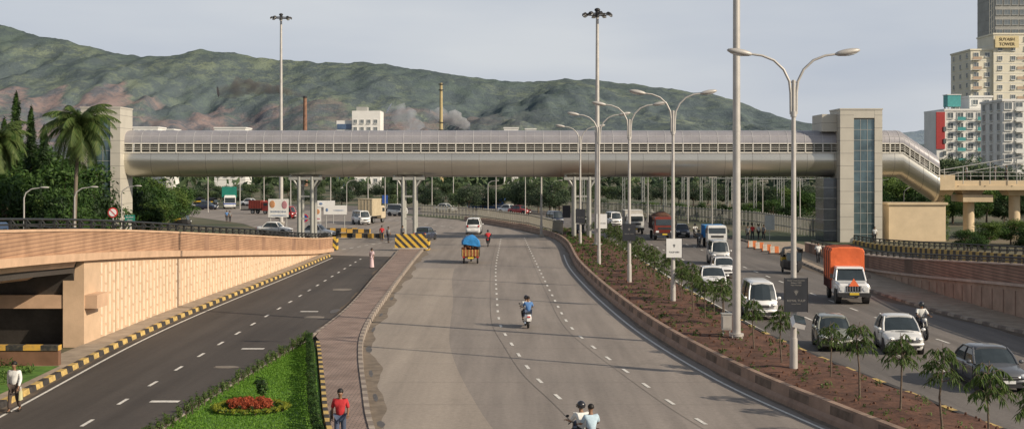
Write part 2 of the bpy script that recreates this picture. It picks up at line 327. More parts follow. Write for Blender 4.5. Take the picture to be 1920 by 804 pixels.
kerb(cM,12,200,.25,.34,-1,'black and yellow kerb of planted median',.9,mats=(BLK,BLK,YEL))
kerb(cE,12,150,.22,.15,1,'dark kerb along opposite roadway footpath',.8,mats=(STK,STK2))
PAV=BRICK('paver_blocks',(.37,.265,.22),(.29,.215,.18),(.15,.12,.10),1,.26,.13,.018)
struct('footpath',ribbon(lambda y:pLk(y)+.19,lambda y:cL(y)-.2,12,126,.2,PAV))
FP=M('dusty_footpath',(.33,.265,.20),.9,.25,1.2,bump=.2)
wallx=curve([(-19.2,40),(-19.3,58),(-19.15,75),(-18.4,95),(-17.9,115),(-17.6,126)])
struct('slip_road_footpath',ribbon(wallx,lambda y:sLk(y)-.25,36,120,.15,FP))
struct('side_footpath',ribbon(lambda y:cE(y)+.2,lambda y:cE(y)+4.5,14,140,.13,FP))
BARM=M('barrier_concrete',(.31,.215,.16),.85,.28,1.1,bump=.2); BARD=M('barrier_faded_black',(.17,.125,.095),.85,.4,2)
mb=MB()
def bsec(y):
    x=cR(y); return [(x,y,0),(x+.03,y,.15),(x+.12,y,.26),(x+.15,y,.64),(x+.33,y,.66),(x+.37,y,.0)]
ys=[12+1.5*i for i in range(int((203-12)/1.5))]
mb.loft([bsec(y) for y in ys],BARM,False)
for i in range(len(ys)-1):
    if i%2==0 and ys[i]<150:
        a,b_=ys[i],ys[i+1]; mb.add([(cR(a)+.118,a,.28),(cR(b_)+.118,b_,.28),(cR(b_)+.135,b_,.56),(cR(a)+.135,a,.56)],[(0,1,2,3)],BARD)
solo('median_barrier',mb,'long curving brown concrete barrier along the planted median','barrier')
SOIL=M('red_soil',(.075,.034,.021),.95,.4,1.3,bump=.8,bscale=6,col2=(.165,.078,.048))
mb=MB(); ys2=np.arange(12,200,.9); nx_=8; rows=[]
for y in ys2:
    a=cR(y)+.35; b_=cM(y)-.24; rows.append([(a+(b_-a)*k/(nx_-1),y,.34+.12*math.sin(math.pi*k/(nx_-1))+R.uniform(-.06,.06)) for k in range(nx_)])
mb.loft(rows,SOIL,True,False,False); struct('median_soil',mb)
GR=M('lawn_green',(.065,.16,.022),.9,.35,2.5,col2=(.12,.24,.035))
struct('lawn',ribbon(lambda y:sRk(y)+.2,lambda y:pLk(y)-.02 if y<58 else pLk(y)-.3,12,58.3,.14,GR))
LG=LEAF('grass_blades',(.08,.19,.02),(.17,.32,.04),.35)
mb=MB(); vs=[];fs=[]
for i in range(34000):
    y=R.uniform(35,58) if R.random()<.9 else R.uniform(14,35); a=sRk(y)+.25;b_=pLk(y)-.1
    if b_<=a: continue
    x=R.uniform(a,b_); h=R.uniform(.03,.065); an=R.uniform(0,6.28); w=.025; dx=math.cos(an)*w;dy=math.sin(an)*w; k=len(vs)
    vs+=[(x-dx,y-dy,.14),(x+dx,y+dy,.14),(x+R.uniform(-.04,.04),y+R.uniform(-.04,.04),.14+h)]; fs.append((k,k+1,k+2))
mb.add(vs,fs,LG); solo('grass',mb,'short bright green grass covering the traffic island lawn','grass',kind='stuff')
# ---------------------------------------------------------------- foliage
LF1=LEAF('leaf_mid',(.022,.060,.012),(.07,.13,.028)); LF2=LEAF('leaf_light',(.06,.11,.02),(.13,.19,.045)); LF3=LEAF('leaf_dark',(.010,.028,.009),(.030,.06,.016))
HF1=LEAF('hazy_leaf_mid',(.04,.07,.038),(.085,.125,.06)); HF2=LEAF('hazy_leaf_light',(.075,.115,.055),(.13,.175,.075)); HF3=LEAF('hazy_leaf_dark',(.028,.048,.032),(.055,.08,.045))  # greyed leaf copies, distance haze put into their colour
BARK=M('bark',(.13,.10,.075),.95,.3,4,bump=.5)
def leaves(mb,c,r,n,sz,mat,rr=None,asp=.6,shell=.45):
    rr=rr or R; vs=[];fs=[]
    for i in range(n):
        d=Vector((rr.gauss(0,1),rr.gauss(0,1),rr.gauss(0,1))).normalized(); q=(shell+(1-shell)*rr.random())
        p=Vector(c)+Vector((d.x*r[0],d.y*r[1],d.z*r[2]))*q
        nrm=(d+Vector((rr.gauss(0,.6),rr.gauss(0,.6),rr.gauss(0,.6)+.4))).normalized()
        u=nrm.orthogonal().normalized(); u=Matrix.Rotation(rr.uniform(0,6.28),3,nrm)@u; w=nrm.cross(u)
        s_=sz*rr.uniform(.6,1.35); k=len(vs)
        vs+=[p-u*s_, p+w*s_*asp*.5-u*s_*.1, p+u*s_, p-w*s_*asp*.5-u*s_*.1]; fs.append((k,k+1,k+2,k+3))
    mb.add(vs,fs,mat)
def tree_proto(seed,h,w,leaf,nl,trunk_h=.35,mats=(LF1,LF2,LF3),nc=15):
    rr=random.Random(seed); T=Thing('tree','leafy green roadside tree beyond the road','tree','roadside trees')
    t=MB(); hh=h*trunk_h; top=(rr.uniform(-.2,.2),rr.uniform(-.2,.2),hh)
    t.tube([(0,0,-.1),(top[0]*.5,top[1]*.5,hh*.5),top,(top[0],top[1],h*.75)],[.035*h*.8,.028*h*.7,.024*h*.7,.006*h],BARK,7)
    c=MB()
    for i in range(nc):
        a=rr.uniform(0,6.28); zz=rr.uniform(.28,.9); prof=math.sin(math.pi*min(1,(zz-.14)/.86))**.7
        rad=w/2*prof*rr.uniform(.35,.9); p=(math.cos(a)*rad,math.sin(a)*rad,zz*h)
        cr_=w*rr.uniform(.15,.26)
        t.tube([(top[0],top[1],hh*rr.uniform(.8,1)),(p[0]*.5,p[1]*.5,(hh+p[2])*.5),(p[0],p[1],p[2])],[.012*h,.009*h,.003*h],BARK,5)
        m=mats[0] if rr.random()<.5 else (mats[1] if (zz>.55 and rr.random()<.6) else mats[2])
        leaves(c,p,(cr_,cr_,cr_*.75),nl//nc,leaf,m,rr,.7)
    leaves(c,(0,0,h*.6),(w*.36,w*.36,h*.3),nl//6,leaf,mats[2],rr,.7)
    T.part('trunk',t); T.part('crown',c); return T
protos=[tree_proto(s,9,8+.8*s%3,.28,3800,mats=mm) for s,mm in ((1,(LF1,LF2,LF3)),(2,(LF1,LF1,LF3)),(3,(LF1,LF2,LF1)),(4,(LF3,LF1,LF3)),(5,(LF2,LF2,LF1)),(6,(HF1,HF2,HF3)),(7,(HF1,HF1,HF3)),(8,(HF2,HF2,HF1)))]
used=[False]*8
def tree(x,y,h,wf=1.,k=None,label='leafy green roadside tree beyond the road',z=0):
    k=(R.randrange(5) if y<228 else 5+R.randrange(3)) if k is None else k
    T=protos[k] if not used[k] else protos[k].clone(); used[k]=True
    T.root['label']=label
    s=h/9; T.place(x,y,z,R.uniform(0,6.28),(s*wf,s*wf,s)); return T
DKT_=[(240,300,170),(120,300,150),(90,290,140),(60,290,150),(20,290,135),(5,270,130),(95,280,128),(70,275,135),(230,330,150),(35,320,120),(110,320,125),(75,330,118),(150,335,130),(10,330,115),(-40,290,125),(-80,300,130),(130,305,122),(45,300,128),(-10,290,122),(160,305,128),(165,345,122),(135,350,116),(95,350,112)]
for px,ty,Y in DKT_:
    h=PZ(ty,Y); tree(PX(px,Y),Y+R.uniform(-2,2),h,R.uniform(.8,1.1),k=R.choice([1,3,3,0]),label='dense dark green tree behind the flyover')
for px,ty,Y in [(262,325,190),(290,332,180),(320,340,185),(345,348,200),(275,345,165),(300,380,160),(255,340,160),(270,380,150),(310,350,175),(285,352,168),(250,360,158),(330,372,190),
   (380,342,300),(410,345,320),(440,345,330),(470,342,350),(500,345,360),(540,340,380),(600,336,360),(630,335,340),(660,334,330),(690,340,340),(720,338,330),(745,342,320),(775,338,330),(805,342,330),(835,342,340),(850,338,320),
   (700,365,260),(730,362,265),(760,358,270),(790,362,260),(880,345,250),(905,348,250),(940,350,255),(965,335,250),(985,332,240),(1010,335,235),(1030,340,230),(1050,350,240),(365,355,290),(395,355,300),(425,352,295),(455,358,285),(510,360,290),(560,352,300),(585,355,280),(640,352,285),(820,352,260),(860,358,255),
   (1080,345,300),(1110,340,310),(1140,345,300),(1170,342,290),(1205,345,300),(1240,342,290),(1270,345,300),(1300,342,280),(1330,345,290),(1365,346,280),(1395,345,270),(1430,344,260),(1460,342,255),(1490,338,240),(1515,340,230),(1480,352,200),(1510,358,195),(1540,350,220),
   (1270,380,210),(1310,378,205),(1350,378,200),(1390,380,195),(1425,380,190),(1455,375,185),(1230,385,225),(1490,380,180),(1130,372,240),(1165,378,235),(1200,376,230),(1330,390,196),(1370,388,192),(1410,390,186),(1290,388,206),
   (1660,330,210),(1690,340,190),(1720,350,185),(1800,290,260),(1830,300,250),(1770,285,240),(1860,310,240),(1900,315,240),(1930,310,240),(1790,345,190),(1820,355,185),(1850,350,190),(1880,355,185),(1915,350,190)]:
    h=PZ(ty,Y); tree(PX(px,Y),Y+R.uniform(-3,3),max(h,2.2),R.uniform(.85,1.2) if h>5 else 1.35)
for px,ty,by in [(1700,430,470),(1745,415,462),(1790,412,458),(1830,415,460),(1870,420,462),(1905,412,455),(1940,420,460),(1715,440,475),(1810,425,470),(1855,425,470),(1890,430,468)]:
    X,Y=G(px,by); h=PZ(ty,Y); tree(X+6,Y,h,1.6,label='low bushy green shrub beside the concrete wall')
for px,ty,Y,wd in [(30,178,122,2.6),(58,205,126,2.4),(8,225,128,2.4),(82,240,124,2.2)]:
    h=PZ(ty,Y); rr=random.Random(px); T=Thing('tree','tall narrow dark green mast tree behind the flyover','tree','mast trees'); t=MB(); t.tube([(0,0,0),(0,0,h*.5),(0,0,h*.97)],[.2,.14,.03],BARK,7); T.part('trunk',t); c=MB()
    for i in range(46):
        q=i/45; zz=h*(.06+.94*q); rad=wd*.5*(1-q)**.6*rr.uniform(.55,1.0)+.14; a=i*2.4
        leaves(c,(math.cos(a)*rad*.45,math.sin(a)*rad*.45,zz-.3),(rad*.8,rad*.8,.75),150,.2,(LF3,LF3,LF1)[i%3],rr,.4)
    T.part('crown',c); T.place(PX(px,Y),Y)
PALM=LEAF('palm_leaf',(.035,.075,.016),(.115,.15,.045),.25); PTR=M('palm_trunk',(.16,.13,.10),.9,.3,6,stretch=(1,1,6))
def palm(x,y,hz,size,lean,label,seed):
    rr=random.Random(seed); T=Thing('palm_tree',label,'palm tree','palm trees'); t=MB()
    P=[(0,0,0),(lean*.15,0,hz*.3),(lean*.45,0,hz*.65),(lean,0,hz)]; t.tube(P,[.24,.17,.15,.13],PTR,9); T.part('trunk',t)
    c=MB(); nf=44
    for i in range(nf):
        az=i*2.399+rr.uniform(-.2,.2); el=math.radians(75-120*(i/nf)+rr.uniform(-8,8)); ln=size*rr.uniform(.85,1.1)
        p=Vector((lean,0,hz)); pts=[p.copy()]; e=el; sg=12
        for k in range(sg):
            p=p+Vector((math.cos(az)*math.cos(e),math.sin(az)*math.cos(e),math.sin(e)))*(ln/sg); e=max(e-math.radians(7+rr.uniform(0,3)),-1.45); pts.append(p.copy())
        c.tube(pts,[.035*(1-k/14) for k in range(len(pts))],PALM,4)
        side=Vector((-math.sin(az),math.cos(az),0))
        for k in range(1,sg*3):
            q=k/(sg*3); a=pts[int(q*sg)]; b2=pts[min(int(q*sg)+1,sg)]; o_=a.lerp(b2,q*sg-int(q*sg)); d=(b2-a).normalized()
            for sgn in(-1,1):
                ll=size*.25*math.sin(math.pi*(.12+.85*q))*rr.uniform(.85,1.1)
                tip=o_+(side*sgn*.75+d*.55+Vector((0,0,-.5-rr.uniform(0,.35))))*ll; w=d*.055
                c.add([o_-w,o_+w,(o_.lerp(tip,.6)+w*.8),tip],[(0,1,2,3)],PALM)
    T.part('crown',c); T.place(x,y,0); return T
palm(PX(138,108),108,PZ(235,108),4.0,.5,'tall coconut palm with drooping fronds beside the lift tower',3)
palm(PX(-12,100),100,PZ(262,100),3.0,.3,'coconut palm with arching fronds behind the flyover',5)
mb=MB()
for i in range(520):
    Y=R.uniform(420,1300); X=R.uniform(-.55,.55)*Y; h=R.uniform(6,11)+ (Y/400); r_=R.uniform(6,14)*Y/600
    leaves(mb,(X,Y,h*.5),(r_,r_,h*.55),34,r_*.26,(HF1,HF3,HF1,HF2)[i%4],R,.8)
solo('woodland',mb,'distant mass of green trees on the plain below the hills','trees',kind='stuff')
# ---------------------------------------------------------------- hills
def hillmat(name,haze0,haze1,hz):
    m,n,l,b=newmat(name); b.inputs['Roughness'].default_value=1; b.inputs['Specular IOR Level'].default_value=0
    t=n.new('ShaderNodeTexCoord')
    def hn(sc,det=7,st=(1,1,1),ro=.7):
        mp=n.new('ShaderNodeMapping'); mp.inputs['Scale'].default_value=st; z=n.new('ShaderNodeTexNoise'); z.inputs['Scale'].default_value=sc; z.inputs['Detail'].default_value=det; z.inputs['Roughness'].default_value=ro; l(t.outputs['Object'],mp.inputs[0]); l(mp.outputs[0],z.inputs['Vector']); return z
    def mrr(i,a,bb,lo,hi):
        q=n.new('ShaderNodeMapRange'); q.inputs[1].default_value=a;q.inputs[2].default_value=bb;q.inputs[3].default_value=lo;q.inputs[4].default_value=hi; l(i,q.inputs[0]); return q.outputs[0]
    def mxc(f,a,bb):
        q=n.new('ShaderNodeMix'); q.data_type='RGBA'; l(f,q.inputs[0])
        for s_,v in((6,a),(7,bb)):
            if isinstance(v,tuple): q.inputs[s_].default_value=v+(1,)
            else: l(v,q.inputs[s_])
        return q.outputs[2]
    c=mxc(mrr(hn(.0032,8).outputs[0],.46,.60,0,1),(.050,.080,.030),(.17,.20,.075))
    c=mxc(mrr(hn(.028,10,(1,.6,1.4),.8).outputs[0],.47,.55,.85,0),c,(.010,.024,.012))
    sx=n.new('ShaderNodeSeparateXYZ'); l(t.outputs['Object'],sx.inputs[0])
    rock=mxc(mrr(hn(.016,10,(1,1,.4),.75).outputs[0],.44,.56,0,1),(.32,.18,.12),(.075,.06,.055))
    at=n.new('ShaderNodeAttribute'); at.attribute_name='rock'
    mk=n.new('ShaderNodeMath'); mk.operation='MULTIPLY'; l(at.outputs['Fac'],mk.inputs[0]); l(mrr(hn(.0055,9,(1,1,1),.75).outputs[0],.42,.50,0,1),mk.inputs[1])
    c=mxc(mk.outputs[0],c,rock)
    c=mxc(mrr(sx.outputs[2],0,300,haze0,haze1),c,hz)  # distance haze mixed into the base colour, heavier towards the foot
    l(c,b.inputs['Base Color'])
    bp=n.new('ShaderNodeBump'); bp.inputs['Strength'].default_value=.8; bp.inputs['Distance'].default_value=12; l(hn(.025,9,(1,1,1),.75).outputs[0],bp.inputs['Height']); l(bp.outputs[0],b.inputs['Normal'])
    return m
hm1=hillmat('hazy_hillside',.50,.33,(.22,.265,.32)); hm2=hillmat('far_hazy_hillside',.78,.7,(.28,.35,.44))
def hills(name,tab,Yr,Yf,Yb,seed,nx,ny,amp,rocky,hm):
    xs=[a for a,_ in tab]; ys_=[b_ for _,b_ in tab]; px0,px1=xs[0],xs[-1]; rows=[]; rk=[]; vr=(Yr-Yf)/(Yb-Yf)
    for j in range(ny):
        v=j/(ny-1); row=[]; Y=Yf+(Yb-Yf)*v
        for i in range(nx):
            px=px0+(px1-px0)*i/(nx-1); X=(px-960)*Yr/F; hr=max(0,(HZ-float(np.interp(px,xs,ys_)))*Yr/F+8)
            s0=v/vr if v<vr else 1-(v-vr)/(1-vr)*.9
            env=math.sin(math.pi*min(1,max(0,s0)))**.9
            wx=X+140*mn.noise(Vector((X*.003,Y*.003,seed)))
            rg=1-abs(mn.noise(Vector((wx*.0036+seed,Y*.0011,1.))))*2; rg2=1-abs(mn.noise(Vector((wx*.012,Y*.004,seed))))*2; rg3=1-abs(mn.noise(Vector((wx*.03,Y*.012,seed+3))))*2
            g1=mn.fractal(Vector((X*.0032+seed,Y*.0018,0)),1.,2.,6)
            z=hr*(s0**1.25)*(1+amp*env*(.40*g1+.45*(rg-.75)+.24*(rg2-.7)+.12*(rg3-.7)))+ (hr*.018*mn.fractal(Vector((X*.025,Y*.025,4)),.8,2.,4))
            ck=0
            if rocky:
                cx=math.exp(-((px-215)/185)**2)+.75*math.exp(-((px-545)/105)**2)+.5*math.exp(-((px-800)/120)**2)
                edge=.64+.14*mn.noise(Vector((px*.02,2,seed)))
                if s0<edge: ck=min(1,cx*1.7)
                st=.5+.5*mn.noise(Vector((X*.009,seed,2)))
                z+= -cx*hr*.30*max(0,math.sin(math.pi*min(1,max(0,(s0-.04)/.60))))*(.4+1.0*st)
            row.append((X,Y,max(-2,z)-1)); rk.append(ck)
        rows.append(row)
    mb=MB(); mb.loft(rows,hm,True,False,False); ob=struct(name,mb)
    at=ob.data.attributes.new('rock','FLOAT','POINT'); at.data.foreach_set('value',rk); return ob
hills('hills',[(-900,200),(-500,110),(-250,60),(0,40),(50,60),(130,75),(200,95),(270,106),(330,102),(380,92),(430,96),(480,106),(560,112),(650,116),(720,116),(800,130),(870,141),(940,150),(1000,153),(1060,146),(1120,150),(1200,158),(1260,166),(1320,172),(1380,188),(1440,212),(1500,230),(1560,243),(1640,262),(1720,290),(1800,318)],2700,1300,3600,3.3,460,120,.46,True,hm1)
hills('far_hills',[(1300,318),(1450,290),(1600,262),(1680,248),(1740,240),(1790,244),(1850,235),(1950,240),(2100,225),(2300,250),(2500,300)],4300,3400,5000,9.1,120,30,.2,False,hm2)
# ---------------------------------------------------------------- left flyover
TAN=M('tan_wall_render',(.56,.40,.265),.85,.14,.7,bump=.15); TAN2=M('pale_wall_relief',(.72,.58,.43),.8,.1,2); TAN3=M('recess_brown',(.36,.23,.14),.85,.15,2)
TERR=BRICK('terracotta_parapet',(.46,.275,.165),(.42,.25,.15),(.30,.175,.11),1,.16,.3,.02,(math.pi/2,0,math.pi/2),.6)
TANP=M('salmon_coping',(.54,.36,.235),.8,.15,1.2); BROWN=M('brown_concrete',(.17,.09,.055),.9,.25,.8)
topz=curve([(6.6,15),(6.1,35),(5.2,58.7),(3.65,85),(1.78,115),(1.25,127)])
fly=Thing('flyover','tan and terracotta concrete flyover ramp with patterned retaining wall','flyover')
mb=MB(); ys=[58.7+1.3*i for i in range(53)]; ys=[y for y in ys if y<127]
mb.loft([[(wallx(y),y,.0),(wallx(y),y,topz(y)-1.25),(wallx(y)-.4,y,topz(y)-1.25),(wallx(y)-.4,y,0)] for y in ys],TAN,False)
fly.part('retaining_wall',mb)
mb=MB(); y=60.0; k=0
def slab(y0,y1,z0,z1,d,m):
    if z1-z0<.1: return
    xa,xb=wallx(y0),wallx(y1)
    mb.add([(xa+d,y0,z0),(xb+d,y1,z0),(xb+d,y1,z1),(xa+d,y0,z1),(xa-.05,y0,z0),(xb-.05,y1,z0),(xb-.05,y1,z1),(xa-.05,y0,z1)],[(0,1,2,3),(4,0,3,7),(1,5,6,2),(3,2,6,7),(0,4,5,1)],m)
while y<121:          # narrow staggered upright relief bars between joint lines
    ht=topz(y)-1.5; zz=.2-(k%2)*.48
    while zz<ht:
        a=max(.15,zz+.06); b2=min(ht,zz+.90)
        if b2-a>.2:
            slab(y,y+.20,a,b2,.035,TAN2); slab(y+.21,y+.27,a,b2,.008,TAN3)
            if k%2==0: slab(y+.27,y+.5,b2-.08,b2,.03,TAN2)
        zz+=.96
    if k%7==3: slab(y+.42,y+.46,.12,ht,.006,TAN3)
    y+=.62; k+=1
fly.part('relief_pattern',mb)
ys=[20+1.5*i for i in range(71)]; ys=[y for y in ys if y<126.5]
def psec(y): x=wallx(y) if y>40 else -19.2-(40-y)*.03; z=topz(y); return x,z
mb=MB(); mb.loft([[(psec(y)[0]+.12,y,psec(y)[1]-1.02),(psec(y)[0]+.12,y,psec(y)[1]-.02),(psec(y)[0]-.15,y,psec(y)[1]-.02),(psec(y)[0]-.15,y,psec(y)[1]-1.02)] for y in ys],TERR,False)
fly.part('parapet',mb)
mb=MB()
mb.loft([[(psec(y)[0]+.17,y,psec(y)[1]-.02),(psec(y)[0]+.17,y,psec(y)[1]+.08),(psec(y)[0]-.2,y,psec(y)[1]+.08),(psec(y)[0]-.2,y,psec(y)[1]-.02)] for y in ys],TANP,False)
mb.loft([[(psec(y)[0]+.24,y,psec(y)[1]-1.34),(psec(y)[0]+.26,y,psec(y)[1]-1.0),(psec(y)[0]-.2,y,psec(y)[1]-1.0),(psec(y)[0]-.2,y,psec(y)[1]-1.34)] for y in ys],TANP,False)
fly.part('coping',mb)
mb=MB(); mb.loft([[(psec(y)[0]-.2,y,psec(y)[1]-1.0),(psec(y)[0]-9.3,y,psec(y)[1]-1.0),(psec(y)[0]-9.3,y,psec(y)[1]-1.9 if y<59 else -.1),(psec(y)[0]-.42,y,psec(y)[1]-1.9 if y<59 else -.1)] for y in ys],RA,False)
fly.part('deck',mb)
mb=MB(); mb.loft([[(psec(y)[0]-9.1,y,psec(y)[1]-1.0),(psec(y)[0]-9.1,y,psec(y)[1]),(psec(y)[0]-9.35,y,psec(y)[1]),(psec(y)[0]-9.35,y,psec(y)[1]-1.0)] for y in ys],TANP,False)
fly.part('outer_parapet',mb)
mb=MB()
for y_ in (24,57.6):
    mb.box((-19.75,y_+1.2,2.0),(.95,2.3,4.0),TAN); mb.box((-23.5,y_+.9,2.05),(9.6,1.6,.60),TANP)
    mb.box((-24,y_+2.5,2.0),(8.4,.3,4.0),BROWN)
mb.box((-24,59.0,3.2),(8.3,.5,1.6),BROWN)
for i in range(6): mb.box((-21-i*1.2,59.6,.9),(.12,.12,1.4),TAN2)
mb.loft([[(-19.4,y,topz(y)-1.35),(-19.5,y,topz(y)-1.6),(-20.6,y,topz(y)-1.75),(-21.6,y,topz(y)-2.2),(-27,y,topz(y)-2.25),(-28.2,y,topz(y)-1.9),(-28.2,y,topz(y)-1.3)] for y in (20,30,40,50,57)],TANP,False)
fly.part('abutment',mb)
STR=STRIPE('hazard_stripes',(.66,.42,.05),(.03,.03,.03),(1,0,1),.72)
mb=MB(); mb.box((-17.8,127.3,.65),(.9,1.2,1.3),STR); fly.part('striped_end_block',mb)
mb=MB(); mb.box((-26.7,127.3,.65),(.9,1.2,1.3),STR); fly.part('striped_end_block',mb)
RAIL=M('black_railing_paint',(.02,.022,.022),.5,.2,3)
def railing(f,fz,y0,y1,h,label,step=1.6,mat=RAIL):
    mb=MB(); ys=np.arange(y0,y1,step)
    mb.tube([(f(y),y,fz(y)+h) for y in ys],.06,mat,6); mb.tube([(f(y),y,fz(y)+h*.5) for y in ys],.035,mat,5)
    for y in ys:
        mb.box((f(y),y,fz(y)+h/2),(.09,.14,h),mat)
        mb.tube([(f(y)+.05,y,fz(y)+h*.1),(f(y)+.2,y,fz(y)+h*.55),(f(y)+.02,y,fz(y)+h)],.03,mat,4)
    return solo('railing',mb,label,'railing')
railing(lambda y:psec(y)[0]-.02,lambda y:topz(y)+.06,22,125,.42,'low black metal railing on the flyover parapet')
railing(lambda y:psec(y)[0]-9.2,lambda y:topz(y),22,125,.42,'low black metal railing along outer flyover parapet')
STR3=STRIPE('kerb_hazard',(.60,.35,.06),(.03,.03,.03),(1,0,0),1.4)
mb=MB(); mb.box((-20.9,51.5,.38),(5.4,.3,.76),BROWN); mb.box((-20.9,51.48,.86),(5.45,.36,.2),STR3)
solo('low_wall',mb,'low brown wall with striped orange and black coping at underpass entrance','wall')
mb=MB(); poly([(-17.9,44.5),(-18.1,51.2),(-24,51.2),(-24,47)],.16,GR,mb); struct('verge',mb)
mb=MB()
for i in range(50): leaves(mb,(R.uniform(-22.5,-18.6),R.uniform(46.5,51),.3),(.3,.3,.25),26,.09,(LF2,LF1)[i%2])
solo('weeds',mb,'low weeds and shrubs on the verge by the underpass','weeds',kind='stuff')
# ---------------------------------------------------------------- right flyover
rwx=curve([(34,20),(29.5,45),(27.2,67),(27.6,99),(28.4,125)]); rtz=curve([(4.9,20),(3.9,45),(2.95,67),(1.35,99),(.9,125)])
REDB=BRICK('red_brown_parapet',(.36,.215,.155),(.31,.185,.135),(.18,.12,.09),1,.18,.32,.03,(math.pi/2,0,math.pi/2),.6); GREYP=M('weathered_wall',(.36,.26,.20),.85,.25,1); GREY2=M('weathered_rib',(.31,.215,.165),.85,.25,1)
rf=Thing('flyover_ramp','brown concrete ramp wall rising beside the opposite roadway','flyover')
ys=list(np.arange(20,124,1.5))
mb=MB(); mb.loft([[(rwx(y),y,0),(rwx(y),y,rtz(y)-1.1),(rwx(y)+.4,y,rtz(y)-1.1),(rwx(y)+.4,y,0)] for y in ys],GREYP,False); rf.part('retaining_wall',mb)
mb=MB()
for y in np.arange(21,120,1.6):
    h0=rtz(y)-1.3
    if h0>.3: mb.box((rwx(y)-.01,y,h0/2),(.05,.1,h0*.9),GREY2)
rf.part('relief_pattern',mb)
mb=MB(); mb.loft([[(rwx(y)-.1,y,rtz(y)-.95),(rwx(y)-.1,y,rtz(y)),(rwx(y)+.15,y,rtz(y)),(rwx(y)+.15,y,rtz(y)-.95)] for y in ys],REDB,False); rf.part('parapet',mb)
mb=MB()
for z0,h_ in((0.002,.09),(-1.12,.16)): mb.loft([[(rwx(y)-.17,y,rtz(y)+z0),(rwx(y)-.17,y,rtz(y)+z0+h_),(rwx(y)+.2,y,rtz(y)+z0+h_),(rwx(y)+.2,y,rtz(y)+z0)] for y in ys],M('pale_coping',(.46,.36,.30),.8,.2,1),False)
rf.part('coping',mb)
mb=MB(); mb.loft([[(rwx(y)+.16,y,rtz(y)-.9),(rwx(y)+8.6,y,rtz(y)-.9),(rwx(y)+8.6,y,-.1),(rwx(y)+.41,y,-.1)] for y in ys],RR,False); rf.part('deck',mb)
STY=STRIPE('hazard_along_road',(.50,.34,.09),(.05,.042,.035),(0,1,0),1.6)
mb=MB(); ys=list(np.arange(20,140,1.5))
frx=lambda y:rwx(min(y,120))+8.6
frz=curve([(4.2,20),(3.5,60),(2.35,90),(.85,128),(.7,140)])
mb.loft([[(frx(y),y,-.1),(frx(y),y,frz(y)-.35),(frx(y)+.3,y,frz(y)-.35),(frx(y)+.3,y,-.1)] for y in ys],STY,False); rf.part('striped_parapet',mb)
railing(lambda y:frx(y)+.15,lambda y:frz(y)-.36,20,139,.55,'dark guard rail on striped yellow and black parapet')
railing(lambda y:rwx(y)+.02,lambda y:rtz(y)+.08,20,122,.32,'low dark rail on red-brown ramp parapet')
# ---------------------------------------------------------------- footbridge
BY=145.
def bx(px): return PX(px,BY)
def bz(py): return PZ(py,BY)
HULL=M('champagne_metal_cladding',(.56,.535,.47),.30,.06,.25,metal=.8); SEAM=M('panel_seam',(.16,.15,.14),.7)
ROOF=M('grey_roof_sheet',(.31,.30,.315),.40,.12,.5,metal=.2); ROOFR=M('roof_rib',(.46,.45,.45),.5,.1); FRAME=M('pale_window_frame',(.62,.60,.54),.5,.08,2); DECKM=M('bridge_deck',(.2,.19,.17),.8)
BG_=M('band_shade_panel',(.09,.105,.09),.25,.5,.8,col2=(.19,.20,.17))  # dark colour standing in for the shaded bridge interior
fb=Thing('pedestrian_bridge','long silver tubular pedestrian bridge spanning the highway','footbridge')
X0,X1=bx(243),bx(1565)
hull=[(-2.15,9.85),(-2.32,9.4),(-2.35,8.9),(-2.2,8.3),(-1.85,7.75),(-1.3,7.35),(-.6,7.17),(.6,7.17),(1.3,7.35),(1.85,7.75),(2.2,8.3),(2.35,8.9),(2.32,9.4),(2.15,9.85)]
roofp=[(-2.2,10.95),(-2.18,11.3),(-2.0,11.75),(-1.6,12.1),(-1.0,12.32),(0,12.42),(1.0,12.32),(1.6,12.1),(2.0,11.75),(2.18,11.3),(2.2,10.95)]
stn=[(X0,0),(X1,0)]; st2=[(bx(1640),0),(bx(1682),0),(bx(1750),-2.75)]
def shell(mb,prof,st,mat,off=0):
    mb.loft([[(x,BY+(p[0]*(1+off)),p[1]+dz+off*(p[1]-9.8)) for p in prof] for x,dz in st],mat,True,False,False)
def stat(x,st): return float(np.interp(x,[s[0] for s in st],[s[1] for s in st]))
